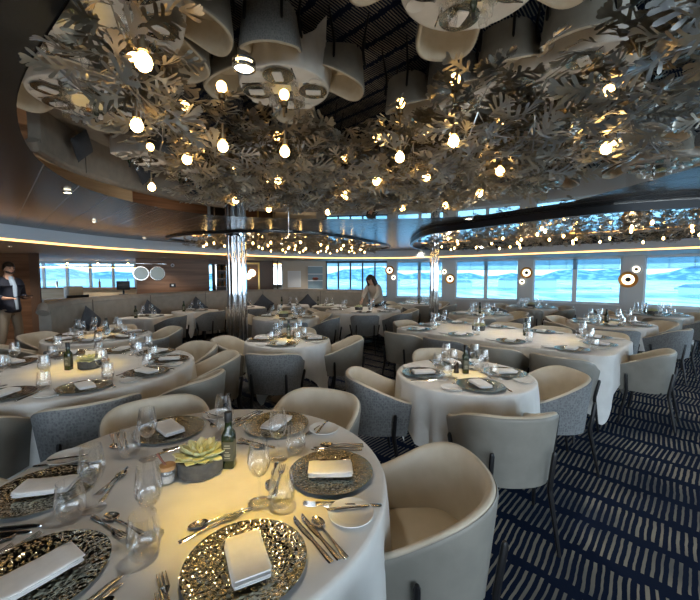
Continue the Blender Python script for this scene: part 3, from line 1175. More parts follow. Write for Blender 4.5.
def inside(p, poly):
    c = False
    n = len(poly)
    for i in range(n):
        (x1, y1), (x2, y2) = poly[i], poly[(i + 1) % n]
        if (y1 > p[1]) != (y2 > p[1]) and p[0] < (x2 - x1) * (p[1] - y1) / (y2 - y1) + x1:
            c = not c
    return c


def scatter(poly, n, dmin, rnd, skip=None):
    xs, ys = [p[0] for p in poly], [p[1] for p in poly]
    out_, tries = [], 0
    d_ = dmin
    while len(out_) < n and tries < 20000:
        tries += 1
        if tries % 700 == 0:
            d_ *= 0.93
        p = (rnd.uniform(min(xs), max(xs)), rnd.uniform(min(ys), max(ys)))
        if not inside(p, poly) or (skip and skip(p)):
            continue
        if all((p[0] - q[0]) ** 2 + (p[1] - q[1]) ** 2 > d_ * d_ for q in out_):
            out_.append(p)
    return out_


def shrink(poly, f):
    cx = sum(p[0] for p in poly) / len(poly)
    cy = sum(p[1] for p in poly) / len(poly)
    return [(cx + (x - cx) * f, cy + (y - cy) * f) for x, y in poly]


def chandelier(label, poly, spots, bulbs, sprays, zc, rnd, far=False):
    cx = sum(p[0] for p in poly) / len(poly)
    cy = sum(p[1] for p in poly) / len(poly)
    t = thing('leaf_chandelier', label, 'chandelier', (cx, cy, H))
    for k, (x, y) in enumerate(spots):
        o = link('leaf_spray', sprays[k % len(sprays)], t, (x - cx, y - cy, zc - H))
        s_ = rnd.uniform(0.92, 1.15)
        o.rotation_euler = (rnd.uniform(-0.06, 0.06), rnd.uniform(-0.06, 0.06), rnd.uniform(0, 6.28))
        o.scale = (s_, s_, 0.95)
    for x, y in bulbs:
        o = link('bulb', BULB, t, (x - cx, y - cy, 2.115 - H))
        link('socket', SOCK, o)
        if far:
            o.scale = (0.75, 0.75, 1.0)
    return t


def hole(p):
    x, y = p
    return (-0.66 < x < 0.28 and y < 2.05) or (0.25 < x < 0.50 and y < 1.75) or (0.45 < x < 0.88 and y < 1.50) or (y < 0.72 and x > -0.6)


rn = random.Random(5)
poly = smooth_closed([(-0.54, 0.96), (-0.74, 1.22), (-0.86, 1.75), (-1.0, 2.3), (-0.95, 2.8), (-0.5, 3.1), (0.3, 3.2), (1.0, 2.85), (1.25, 2.3), (1.32, 1.7), (1.32, 1.0), (0.9, 0.75)], 6)
spots = scatter(poly, 70, 0.36, rn, hole)
bul = [(-0.55, 1.0), (-0.81, 1.41), (-0.8, 1.81), (-0.56, 1.63), (-0.3, 1.7), (-0.43, 2.19), (-1.28, 2.37), (-0.87, 2.78), (-0.04, 2.59), (0.16, 2.22), (0.24, 1.78), (0.44, 1.57),
       (0.44, 2.12), (0.82, 2.01), (1.15, 1.66), (0.78, 2.99), (0.45, 3.13), (-0.2, 3.3), (-0.7, 3.15), (0.9, 2.55)]
chandelier('large spreading ceiling canopy of silvery cut leaves and bulbs over the front tables', poly, spots, bul, SPR, H - 0.115, rn)
for isl, lab in ((ISL_L, 'leafy bulb canopy in the dark rimmed oval near the wide fluted column'), (ISL_R, 'leafy bulb canopy in the dark rimmed oval by the window side')):
    pl = shrink(isl, 0.84)
    chandelier(lab, pl, scatter(pl, 80, 0.36, rn), scatter(pl, 40, 0.34, rn), SPB, H - 0.10, rn, True)

# ------------------------------------------------------------------ downlights over the tables
def downlight(label, x, y, z, power, size, color, flood=17):
    t = thing('downlight', label, 'downlight', (x, y, z), 0, 'ceiling downlights')
    b = MB()
    b.lathe([(0.030, 0.0), (0.038, 0.0), (0.038, -0.008), (0.032, -0.012), (0.028, -0.006)], 20)
    if H - z > 0.03 and z < 2.04:
        b.tube([(0.034, 0, 0), (0.034, 0, H - z)], 0.003, 6)
    b.obj('trim_ring', steel, t)
    b = MB()
    b.lathe([(0.001, -0.007), (0.029, -0.007)], 16)
    b.obj('lens', lens_m, t)
    d = bpy.data.lights.new('downlight_beam', 'SPOT')
    d.energy = power
    d.color = color
    d.spot_size = R(size)
    d.spot_blend = 0.9
    d.shadow_soft_size = 0.02
    o = bpy.data.objects.new('downlight_beam', d)
    COL.objects.link(o)
    o.parent = t
    o.location = (0, 0, -0.03)
    d = bpy.data.lights.new('added_fill_flood', 'SPOT')  # second, wide spot added to each fixture as fill light
    d.energy = flood
    d.color = (1.0, 0.95, 0.87)
    d.spot_size = R(125)
    d.spot_blend = 1.0
    d.shadow_soft_size = 0.05
    o = bpy.data.objects.new('added_fill_flood', d)
    COL.objects.link(o)
    o.parent = t
    o.location = (0, 0, -0.03)
    return t


YEL = (1.0, 0.63, 0.06)
WRM = (1.0, 0.84, 0.62)

# ------------------------------------------------------------------ chairs (prototype faces +X)
def chair_proto(outer_m):
    t = bpy.data.objects.new('tub_chair', None)
    COL.objects.link(t)

    def plan():
        pts = []
        for x in (0.20, 0.14, 0.08, 0.02):
            pts.append((x, 0.305))
        for k in range(0, 25):
            a = pi * k / 24
            sx, cy_ = abs(sin(a)) ** 0.80, (abs(cos(a)) ** 0.88) * (1 if cos(a) >= 0 else -1)
            pts.append((-0.02 - 0.285 * sx, 0.305 * cy_))
        for x in (0.02, 0.08, 0.14, 0.20):
            pts.append((x, -0.305))
        return pts

    def top(x):
        q = min(1, max(0, (0.20 - x) / 0.46))
        q = 0.5 * q + 0.5 * q * q * (3 - 2 * q)
        return 0.615 + 0.16 * q

    def layer(o0, o1, dz0, dz1, zb):
        b = MB()
        rows = []
        for x, y in plan():
            zt = top(x)
            ring = []

            def pt(o, z):
                f = 0.84 + 0.16 * min(1, max(0, (z - 0.36) / 0.40))
                sx = (x + 0.02) * f * (1 - o / 0.285 if x < -0.02 else 1) - 0.02
                sy = y * f * (1 - o / 0.305)
                return (sx - 0.02 * (1 - f) * 4, sy, z)
            for z in (zb, zb + (zt - zb) * 0.35, zb + (zt - zb) * 0.7, zt - 0.02 + dz0):
                ring.append(pt(o0, z))
            ring.append(pt(o0 + (o1 - o0) * 0.2, zt - 0.005 + dz0))
            ring.append(pt((o0 + o1) / 2, zt + (dz0 + dz1) / 2))
            ring.append(pt(o0 + (o1 - o0) * 0.8, zt - 0.005 + dz1))
            for z in (zt - 0.02 + dz1, zb + (zt - zb) * 0.7, zb + (zt - zb) * 0.35, zb):
                ring.append(pt(o1, z))
            rows.append(ring)
        b.grid(rows, True)
        n = len(rows[0])
        e = len(b.v) - n
        b.f.append(list(range(n))[::-1])
        b.f.append([e + i for i in range(n)])
        b.m += [0, 0]
        return b
    layer(0.0, 0.014, -0.012, -0.010, 0.355).obj('outer_shell', outer_m, t, 50)
    layer(0.006, 0.046, 0.0, -0.002, 0.38).obj('inner_lining', leather, t, 50)
    # seat cushion
    b = MB()
    rows = []
    for sc_, z in ((0.001, 0.37), (0.94, 0.37), (1.0, 0.385), (1.0, 0.435), (0.97, 0.452), (0.9, 0.462), (0.6, 0.470), (0.001, 0.472)):
        ring = []
        for k in range(32):
            a = 2 * pi * k / 32
            ring.append((-0.035 + 0.205 * sc_ * abs(cos(a)) ** 0.6 * (1 if cos(a) >= 0 else -1), 0.222 * sc_ * abs(sin(a)) ** 0.6 * (1 if sin(a) >= 0 else -1), z))
        rows.append(ring)
    b.grid(rows, True)
    b.obj('seat', seat_m, t, 50)
    b = MB()
    b.box((-0.22, -0.20, 0.345), (0.14, 0.20, 0.372), 0.01)
    b.obj('seat_base', black_m, t)
    for sy in (1, -1):
        b = MB()
        b.tube([(-0.295, sy * 0.175, 0.575), (-0.296, sy * 0.175, 0.56), (-0.270, sy * 0.172, 0.37), (-0.272, sy * 0.173, 0.33), (-0.335, sy * 0.20, 0.0)], [0.008, 0.014, 0.015, 0.016, 0.010], 8)
        b.obj('leg', black_m, t)
        b = MB()
        b.tube([(0.06, sy * 0.300, 0.535), (0.06, sy * 0.299, 0.52), (0.055, sy * 0.270, 0.37), (0.057, sy * 0.268, 0.33), (0.11, sy * 0.30, 0.0)], [0.008, 0.014, 0.015, 0.016, 0.010], 8)
        b.obj('leg', black_m, t)
    return t


CH = {'cream': (chair_proto(taupe), 'taupe leather'), 'tweed': (chair_proto(tweed), 'grey tweed')}
CH['cream'][0].name = 'tub_chair'
USED = set()


def hour(a):
    """clock position of an angle as seen from above, twelve being away from the camera"""
    h = (3 - math.degrees(a) / 30.0) % 12
    k = round(h * 2) / 2 % 12
    names = ['twelve', 'one', 'two', 'three', 'four', 'five', 'six', 'seven', 'eight', 'nine', 'ten', 'eleven']
    return ('half-past-' if k % 1 else '') + names[int(k)] + ("-o'clock" if not k % 1 else '')


def chair(kind, x, y, rz, where):
    p, desc = CH[kind]
    return place(p, USED, '%s tub chair %s' % (desc, where), 'chair', 'tub chairs', (x, y, 0.006 if x < -5 else 0.0), rz)


# ------------------------------------------------------------------ table ware prototypes
def proto_charger():
    t = bpy.data.objects.new('charger_plate', None)
    COL.objects.link(t)
    b = MB()
    b.lathe([(0.001, 0.0), (0.100, 0.0), (0.108, 0.003), (0.118, 0.007), (0.160, 0.012), (0.166, 0.014), (0.167, 0.017), (0.160, 0.0165), (0.118, 0.0115), (0.110, 0.0075), (0.104, 0.0055), (0.06, 0.005), (0.001, 0.005)], 56)
    b.obj('dish', charger_m, t, 60)
    return t


def napkin_mesh(seed, w_=0.100, l_=0.172):
    rnd = random.Random(seed)
    b = MB()
    z = 0.0
    for k, th in enumerate((0.006, 0.006, 0.008)):
        dx, dy, rot = rnd.uniform(-0.004, 0.004), rnd.uniform(-0.004, 0.004), rnd.uniform(-0.02, 0.02)
        rows = []
        nseg = 10
        for i in range(nseg + 1):
            u = i / nseg - 0.5
            ring = []
            wv = 0.0025 * sin(6 * u + seed + k) + 0.0015 * sin(15 * u + seed * 2)
            for j in range(14):
                a = 2 * pi * j / 14
                cx = abs(cos(a)) ** 0.35 * (1 if cos(a) >= 0 else -1)
                sz = abs(sin(a)) ** 0.7 * (1 if sin(a) >= 0 else -1)
                e = 1 if 0 < i < nseg else 0.92
                ring.append((u * l_ + dx, cx * w_ / 2 * e + dy + rot * u * l_, z + th / 2 + sz * th / 2 * (0.98 if e == 1 else 0.5) + max(0, wv) * (k + 1) * 0.5))
            rows.append(ring)
        b.grid(rows, True)
        n = 14
        o = len(b.v)
        b.f.append([o - n + q for q in range(n)])
        b.f.append([o - n * (nseg + 1) + q for q in range(n)][::-1])
        b.m += [0, 0]
        z += th * 0.97
    return b.mesh('napkin', napkin_m, 50)


NAPS = [napkin_mesh(k) for k in range(4)]


def strip(b, pts, th=0.0022):
    """flat metal bar: pts of (x, y, z, halfwidth)"""
    rows = []
    for x, y, z, hw in pts:
        rows.append([(x, y - hw, z), (x, y - hw * 0.7, z + th * 0.8), (x, y, z + th), (x, y + hw * 0.7, z + th * 0.8), (x, y + hw, z), (x, y, z - th * 0.3)])
    b.grid(rows, True)
    n = 6
    o = len(b.v)
    b.f.append([o - n + q for q in range(n)])
    b.f.append([o - n * len(rows) + q for q in range(n)][::-1])
    b.m += [0, 0]


HANDLE = [(-0.105, 0, 0.001, 0.004), (-0.102, 0, 0.001, 0.0085), (-0.09, 0, 0.0015, 0.0095), (-0.06, 0, 0.003, 0.006), (-0.03, 0, 0.005, 0.0042), (0.0, 0, 0.006, 0.0032)]


def fork_mesh():
    b = MB()
    strip(b, HANDLE + [(0.025, 0, 0.006, 0.0035), (0.038, 0, 0.004, 0.009), (0.05, 0, 0.0025, 0.0125), (0.056, 0, 0.002, 0.0125)])
    for k in range(4):
        y = -0.0108 + 0.0072 * k
        strip(b, [(0.053, y, 0.002, 0.0024), (0.075, y, 0.003, 0.0022), (0.098, y, 0.007, 0.0014), (0.102, y, 0.008, 0.0005)], 0.0018)
    return b.mesh('fork', steel, 50)


def knife_mesh():
    b = MB()
    strip(b, [(-0.115, 0, 0.001, 0.005), (-0.112, 0, 0.001, 0.0085), (-0.09, 0, 0.001, 0.009), (-0.03, 0, 0.001, 0.0065), (-0.01, 0, 0.001, 0.0060), (0.0, 0, 0.001, 0.0085), (0.04, 0.001, 0.001, 0.0100),
              (0.09, 0.001, 0.001, 0.0095), (0.112, -0.002, 0.001, 0.006), (0.12, -0.005, 0.001, 0.001)], 0.0035)
    return b.mesh('knife', steel, 50)


def spoon_mesh():
    b = MB()
    strip(b, HANDLE + [(0.03, 0, 0.005, 0.0035), (0.042, 0, 0.004, 0.005)])
    rows = []
    for r_, z in ((0.001, 0.0006), (0.4, 0.0012), (0.75, 0.0035), (1.0, 0.0075), (0.97, 0.0085), (0.72, 0.005), (0.4, 0.0026), (0.001, 0.002)):
        rows.append([(0.068 + 0.031 * r_ * cos(2 * pi * k / 20), 0.020 * r_ * sin(2 * pi * k / 20) * (1 - 0.15 * cos(2 * pi * k / 20)), z) for k in range(20)])
    b.grid(rows, True)
    return b.mesh('spoon', steel, 50)


FORK, KNIFE, SPOON = fork_mesh(), knife_mesh(), spoon_mesh()


def wine_glass():
    t = bpy.data.objects.new('wine_glass', None)
    COL.objects.link(t)
    b = MB()
    b.lathe([(0.001, 0.088), (0.014, 0.092), (0.028, 0.106), (0.037, 0.13), (0.038, 0.145), (0.034, 0.175), (0.029, 0.21), (0.0275, 0.21), (0.0325, 0.175), (0.0365, 0.145), (0.0355, 0.13), (0.027, 0.108), (0.012, 0.0945), (0.001, 0.093)], 28)
    b.obj('bowl', glass_m, t, 60)
    b = MB()
    b.lathe([(0.0042, 0.006), (0.0036, 0.03), (0.0036, 0.07), (0.006, 0.088)], 10)
    b.obj('stem', glass_m, t, 60)
    t.scale = (1.04, 1.04, 1.07)
    b = MB()
    b.lathe([(0.001, 0.0), (0.035, 0.0), (0.0365, 0.0015), (0.034, 0.003), (0.012, 0.0045), (0.004, 0.008)], 28)
    b.obj('foot', glass_m, t, 60)
    return t


def tumbler_mesh():
    b = MB()
    b.lathe([(0.001, 0.0), (0.024, 0.0), (0.032, 0.004), (0.041, 0.02), (0.045, 0.042), (0.0435, 0.07), (0.039, 0.10), (0.0355, 0.125), (0.0342, 0.125), (0.0377, 0.10), (0.0422, 0.07), (0.0437, 0.042),
             (0.0398, 0.022), (0.031, 0.009), (0.022, 0.006), (0.001, 0.006)], 28)
    return b.mesh('tumbler', glass_m, 60)


def bread_plate_mesh():
    b = MB()
    b.lathe([(0.001, 0.0), (0.045, 0.0), (0.052, 0.004), (0.074, 0.010), (0.077, 0.012), (0.076, 0.014), (0.072, 0.0125), (0.052, 0.0075), (0.046, 0.0045), (0.001, 0.004)], 40)
    return b.mesh('bread_plate', porcelain, 60)


def butter_knife_mesh():
    b = MB()
    strip(b, [(-0.08, 0, 0.001, 0.004), (-0.07, 0, 0.001, 0.007), (-0.02, 0, 0.001, 0.005), (0.0, 0, 0.001, 0.0065), (0.04, 0.001, 0.001, 0.0085), (0.062, 0.0, 0.001, 0.006), (0.068, -0.003, 0.001, 0.001)], 0.003)
    return b.mesh('butter_knife', steel, 50)


P_CH, P_WG = proto_charger(), wine_glass()
TUMB, BREAD, BKN = tumbler_mesh(), bread_plate_mesh(), butter_knife_mesh()
WU = set()
TZ = 0.7515


def data_thing(name, data, label, cat, group, x, y, z, rz, rx=0.0):
    o = link(name, data)
    o.location = (x, y, z)
    o.rotation_euler = (rx, 0, rz)
    return tag(o, label, cat, group)


def setting(cx, cy, a, rp, where, k=1.0, level=2, side=1.0, rnd=RND, nap_rot=None, flip=1):
    """one place setting; a = direction of the diner from (cx, cy); rp = distance of the plate centre"""
    ca, sa = cos(a), sin(a)

    def L(r, t_):
        r, t_ = rp + r * k, t_ * k
        return cx + ca * r - sa * t_, cy + sa * r + ca * t_
    j = lambda s_=0.006: rnd.uniform(-s_, s_)
    x, y = L(j(), j())
    place(P_CH, WU, 'hammered silver charger plate %s' % where, 'plate', 'silver charger plates', (x, y, TZ), rnd.uniform(0, 6.28))
    data_thing('napkin', NAPS[rnd.randrange(4)], 'folded napkin on the charger %s' % where, 'napkin', 'folded napkins', x + j(), y + j(), TZ + 0.0125,
               a + (nap_rot if nap_rot is not None else rnd.uniform(-0.22, 0.22)))
    x, y = L(-0.235 + j(0.012), 0.135 + j(0.012))
    place(P_WG, WU, 'clear stemmed wine glass %s' % where, 'glass', 'wine glasses', (x, y, TZ), rnd.uniform(0, 6.28))
    x, y = L(-0.172 + j(0.01), 0.186 + j(0.01))
    data_thing('tumbler', TUMB, 'clear stemless tumbler %s' % where, 'glass', 'tumblers', x, y, TZ, 0)
    x, y = L(0.06 + j(), -0.25 + j())
    data_thing('bread_plate', BREAD, 'small white bread plate %s' % where, 'plate', 'bread plates', x, y, TZ, 0)
    if level < 1:
        return
    x, y = L(0.02 + j(), 0.196)
    data_thing('knife', KNIFE, 'dinner knife next to the charger %s' % where, 'knife', 'dinner knives', x, y, TZ, a + pi + j(0.06))
    x, y = L(0.0 + j(), -0.192)
    data_thing('fork', FORK, 'dinner fork next to the charger %s' % where, 'fork', 'dinner forks', x, y, TZ, a + pi + j(0.06))
    x, y = L(-0.205 + j(), -0.03)
    data_thing('fork', FORK, 'crosswise dessert fork above the charger %s' % where, 'fork', 'dessert forks', x, y, TZ, a + pi / 2 + j(0.1))
    if level < 2:
        return
    x, y = L(0.03 + j(), 0.221)
    data_thing('knife', KNIFE, 'outer starter knife %s' % where, 'knife', 'starter knives', x, y, TZ, a + pi + j(0.06))
    x, y = L(0.04 + j(), 0.243)
    data_thing('spoon', SPOON, 'soup spoon beside the knives %s' % where, 'spoon', 'soup spoons', x, y, TZ, a + pi + j(0.06))
    x, y = L(-0.232 + j(), 0.0)
    data_thing('spoon', SPOON, 'crosswise dessert spoon above the charger %s' % where, 'spoon', 'dessert spoons', x, y, TZ, a - pi / 2 + j(0.1))
    x, y = L(0.065, -0.205)
    data_thing('fork', FORK, 'starter fork by the bread plate %s' % where, 'fork', 'starter forks', x, y, TZ, a + pi + j(0.06))
    x, y = L(0.045, -0.235)
    data_thing('butter_knife', BKN, 'butter knife lying on the bread plate %s' % where, 'knife', 'butter knives', x, y, TZ + 0.0128, a + pi + 0.25 + j(0.2))


# ------------------------------------------------------------------ centre pieces
def bottle_proto():
    t = bpy.data.objects.new('oil_bottle', None)
    COL.objects.link(t)
    b = MB()
    rows = []
    for hw, p_, z in ((0.001, 4, 0), (0.023, 6, 0), (0.025, 6, 0.003), (0.025, 6, 0.135), (0.0235, 4, 0.145), (0.0155, 2.2, 0.163), (0.014, 2, 0.20), (0.014, 2, 0.202)):
        ring = []
        for k in range(28):
            a = 2 * pi * k / 28 + 0.001
            c, s_ = cos(a), sin(a)
            r = hw / (abs(c) ** p_ + abs(s_) ** p_) ** (1 / p_)
            ring.append((r * c, r * s_, z))
        rows.append(ring)
    b.grid(rows, True)
    b.obj('body', bottle_m, t, 40)
    b = MB()
    b.lathe([(0.0135, 0.192), (0.0158, 0.194), (0.0158, 0.230), (0.0145, 0.233), (0.001, 0.233)], 18)
    b.obj('cap', black_m, t)
    b = MB()
    rows = []
    for z in (0.035, 0.115):
        ring = []
        for k in range(28):
            a = 2 * pi * k / 28 + 0.001
            r = 0.0254 / (abs(cos(a)) ** 6 + abs(sin(a)) ** 6) ** (1 / 6)
            ring.append((r * cos(a), r * sin(a), z))
        rows.append(ring)
    b.grid(rows, True)
    lb = b.obj('label', label_m, t, 40)
    b = MB()
    for z, w_ in ((0.098, 0.012), (0.088, 0.014), (0.07, 0.008), (0.06, 0.013), (0.054, 0.010), (0.045, 0.012)):
        b.box((-w_, -0.0262, z), (w_, -0.0255, z + 0.0035))
    b.obj('lettering', labelink_m, lb, 0)
    return t


def succulent_proto():
    t = bpy.data.objects.new('succulent_bowl', None)
    COL.objects.link(t)
    b = MB()
    b.lathe([(0.001, 0.0), (0.080, 0.0), (0.087, 0.005), (0.090, 0.055), (0.090, 0.066), (0.084, 0.068), (0.081, 0.064), (0.080, 0.056)], 40)
    b.obj('bowl', pot_m, t)
    b = MB()
    b.lathe([(0.001, 0.058), (0.04, 0.058), (0.0805, 0.056)], 24)
    b.obj('soil', soil_m, t)
    b = MB()
    rnd = random.Random(3)
    for ring, (n, tilt, L) in enumerate(((10, 3, 0.102), (10, 13, 0.094), (9, 25, 0.074), (6, 40, 0.050), (4, 62, 0.028))):
        for k in range(n):
            az = 2 * pi * (k + 0.5 * (ring % 2)) / n + rnd.uniform(-0.12, 0.12)
            M4 = Matrix.Translation((0.004 * cos(az), 0.004 * sin(az), 0.06 + 0.0035 * ring)) @ Matrix.Rotation(az, 4, 'Z') @ Matrix.Rotation(-R(tilt + rnd.uniform(-6, 6)), 4, 'Y')
            rows = []
            for q, wd, th in ((0, 0.008, 0.006), (0.25, 0.020, 0.007), (0.5, 0.024, 0.007), (0.72, 0.021, 0.006), (0.9, 0.010, 0.004), (1.0, 0.0008, 0.0006)):
                wd *= L / 0.09
                zz = 0.010 * q * q
                rows.append([M4 @ Vector((q * L, wd * cos(2 * pi * i / 8), zz + th * (sin(2 * pi * i / 8)) + 0.004 * abs(cos(2 * pi * i / 8)))) for i in range(8)])
            b.grid(rows, True)
    b.obj('leaves', succ_m, t, 50)
    return t


def salt_proto():
    t = bpy.data.objects.new('salt_jar', None)
    COL.objects.link(t)
    b = MB()
    b.lathe([(0.001, 0), (0.026, 0), (0.029, 0.004), (0.029, 0.05), (0.026, 0.054), (0.0245, 0.054), (0.027, 0.05), (0.027, 0.006), (0.001, 0.004)], 24)
    b.obj('jar', glass_m, t, 50)
    b = MB()
    b.lathe([(0.001, 0.005), (0.0262, 0.0065), (0.0262, 0.034), (0.001, 0.036)], 20)
    b.obj('salt', salt_m, t)
    b = MB()
    b.lathe([(0.001, 0.054), (0.030, 0.054), (0.031, 0.057), (0.031, 0.066), (0.029, 0.069), (0.001, 0.069)], 24)
    b.obj('lid', cork_m, t)
    b = MB()
    b.tube([(0, 0.0, 0.06), (-0.02, 0.01, 0.085), (-0.036, 0.015, 0.112)], [0.004, 0.004, 0.005], 8)
    b.obj('spoon', spoonwood, t)
    return t


def pepper_proto():
    t = bpy.data.objects.new('pepper_mill', None)
    COL.objects.link(t)
    b = MB()
    b.lathe([(0.001, 0), (0.022, 0), (0.023, 0.004), (0.018, 0.03), (0.020, 0.06), (0.001, 0.06)], 20)
    b.obj('body', peppermill_m, t)
    b = MB()
    b.lathe([(0.001, 0.06), (0.019, 0.061), (0.021, 0.075), (0.012, 0.088), (0.001, 0.09)], 20)
    b.obj('top', peppermill_m, t)
    return t


P_BO, P_SU, P_SA, P_PE = bottle_proto(), succulent_proto(), salt_proto(), pepper_proto()

# ------------------------------------------------------------------ tables and cloths
def round_outline(r_, n=96):
    return [((r_ * cos(2 * pi * k / n), r_ * sin(2 * pi * k / n)), (cos(2 * pi * k / n), sin(2 * pi * k / n))) for k in range(n)]


def rect_outline(hx, hy, rc, n=14, step=0.07):
    o = []
    for sx, sy, a0 in ((1, 1, 0), (-1, 1, 90), (-1, -1, 180), (1, -1, 270)):
        for k in range(n + 1):
            a = R(a0 + 90 * k / n)
            o.append(((sx * (hx - rc) + rc * cos(a), sy * (hy - rc) + rc * sin(a)), (cos(a), sin(a))))
    # fill straight runs
    full = []
    for i in range(len(o)):
        (p, nn), (q, mm) = o[i], o[(i + 1) % len(o)]
        full.append((p, nn))
        L = math.hypot(q[0] - p[0], q[1] - p[1])
        m_ = int(L / step)
        for k in range(1, m_):
            f = k / m_
            full.append(((p[0] + (q[0] - p[0]) * f, p[1] + (q[1] - p[1]) * f), nn))
    return full


def cloth_mesh(outline, hemf, seed, folds=1.0, kf=19):
    rnd = random.Random(seed)
    ph = [rnd.uniform(0, 6.28) for _ in range(4)]
    rows = []
    n = len(outline)
    for f, z in ((0.02, 0.75), (0.5, 0.75), (0.93, 0.75), (0.985, 0.75)):
        rows.append([(p[0] * f, p[1] * f, z) for p, q in outline])
    rows.append([(p[0] + q[0] * 0.003, p[1] + q[1] * 0.003, 0.747) for p, q in outline])
    rows.append([(p[0] + q[0] * 0.008, p[1] + q[1] * 0.008, 0.738) for p, q in outline])
    acc, per = [], 0.0
    for i in range(n):
        acc.append(per)
        a, c = outline[i][0], outline[(i + 1) % n][0]
        per += math.hypot(a[0] - c[0], a[1] - c[1])
    for lv in range(1, 13):
        t_ = lv / 12
        ring = []
        for i, (p, q) in enumerate(outline):
            u = 2 * pi * acc[i] / per
            hem = hemf(p, q)
            z = 0.738 + (hem - 0.738) * t_
            w_ = folds * (0.55 * cos(kf * u + ph[0]) + 0.30 * cos((kf * 1.6 // 1) * u + ph[1]) + 0.35 * cos(round(kf * 0.45) * u + ph[2]))
            o = 0.008 + t_ ** 0.7 * (0.014 + 0.046 * w_) - 0.010 * t_
            ring.append((p[0] + q[0] * o, p[1] + q[1] * o, z))
        rows.append(ring)
    b = MB()
    b.grid(rows, True)
    b.f.append(list(range(n))[::-1])
    b.m.append(0)
    return b.mesh('tablecloth', cloth, 70)


def square_hem(r_, half, zmin, turn):
    def f(p, q):
        a = math.atan2(p[1], p[0]) - turn
        d = half / max(abs(cos(a)), abs(sin(a)))
        return max(zmin, 0.75 - (d - math.hypot(*p)))
    return f


def table_base(name, desc, x, y, rz, shape, r_, hx=0, hy=0):
    t = thing('dining_table', '%s, board and pedestal hidden under its white cloth' % desc, 'table', (x, y, 0.006 if x < -5 else 0), rz)
    b = MB()
    if shape == 'round':
        b.lathe([(0.001, 0.715), (r_ - 0.01, 0.715), (r_ - 0.006, 0.735), (r_ - 0.02, 0.743), (0.001, 0.743)], 48)
    else:
        b.prism([p for p, q in rect_outline(hx - 0.012, hy - 0.012, min(hx, hy) * 0.3)], 0.715, 0.743)
    b.obj('tabletop', wood, t)
    for k, px in enumerate([0] if shape == 'round' else [-hx * 0.55, hx * 0.55]):
        b = MB()
        b.lathe([(0.001, 0.0), (0.22, 0.0), (0.22, 0.012), (0.06, 0.03), (0.04, 0.06), (0.04, 0.70), (0.10, 0.715), (0.001, 0.7151)], 20, c=(px, 0, 0))
        b.obj('pedestal', black_m, t)
    return t


CLG = 'white tablecloths'


def round_table(desc, x, y, r_, angles, kinds, seed, hem=None, turn=0.0, rp=None, k=1.0, level=1, gap=0.13, bottle=(0.09, 0.05), succ=None, salt=None, pepper=None, spot=None, chair_gap={}, skip=(), naps={}):
    table_base('dining_table', desc, x, y, 0, 'round', r_)
    half = r_ + 0.34
    o = link('tablecloth', cloth_mesh(round_outline(r_), hem or square_hem(r_, half, 0.05, turn), seed))
    o.location = (x, y, 0)
    tag(o, 'white tablecloth draped over the %s' % desc, 'tablecloth', CLG)
    for i, a in enumerate(angles):
        a = R(a)
        w_ = 'at %s of the %s' % (hour(a), desc)
        setting(x, y, a, rp or (r_ - 0.205), w_, k, level, nap_rot=naps.get(i))
        if i in skip:
            continue
        g = chair_gap.get(i, gap)
        rr = r_ + g
        chair(kinds[i % len(kinds)], x + rr * cos(a), y + rr * sin(a), a + pi, w_)
    centre(desc, x, y, bottle, succ, salt, pepper)
    if spot:
        downlight('ceiling downlight over the %s' % desc, x + spot[0], y + spot[1], spot[2], spot[3], *spot[4:])


def centre(desc, x, y, bottle, succ, salt, pepper):
    if bottle:
        place(P_BO, WU, 'dark green square oil bottle on the %s' % desc, 'bottle', 'oil bottles', (x + bottle[0], y + bottle[1], TZ), RND.uniform(-0.3, 0.3))
    if succ:
        place(P_SU, WU, 'pale green succulent in a grey bowl on the %s' % desc, 'plant', 'succulent bowls', (x + succ[0], y + succ[1], TZ), RND.uniform(0, 6))
    if salt:
        place(P_SA, WU, 'small salt jar with wooden lid on the %s' % desc, 'jar', 'salt jars', (x + salt[0], y + salt[1], TZ), 0.3)
    if pepper:
        place(P_PE, WU, 'small dark pepper mill on the %s' % desc, 'pepper mill', 'pepper mills', (x + pepper[0], y + pepper[1], TZ), 0)


# the big round table in front
round_table('big front table', -0.60, 1.37, 0.735, [3, -54, 66, 127, 190, 245], ['cream'], 3, chair_gap={3: 0.08}, naps={0: 0.0, 1: R(-9), 4: R(3), 5: R(-8), 2: R(6), 3: R(10)}, hem=lambda p, q: 0.12, rp=0.53, level=2,
            bottle=(0.095, 0.085), succ=(-0.01, 0.05), salt=(-0.105, -0.03), spot=(0.25, -0.13, H - 0.012, 42, 33, YEL, 9))
# small round table by the aisle
round_table('small table by the aisle', 0.92, 2.87, 0.53, [0, 90, 182, -88], ['tweed', 'cream', 'tweed', 'cream'], 5, turn=0.25, rp=0.335, k=0.86, level=1,
            bottle=(0.02, 0.02), pepper=(-0.05, 0.03), spot=(0.02, 0.02, 2.0, 22, 26, YEL))
# small round table before the fluted column
round_table('small table before fluted column', -0.77, 4.42, 0.51, [2, 90, 178, -92], ['cream', 'cream', 'cream', 'tweed'], 7, turn=0.35, rp=0.325, k=0.85, level=1,
            bottle=(0.0, 0.06), pepper=(0.07, 0.05), spot=(0.0, -0.05, 2.0, 24, 24, YEL))
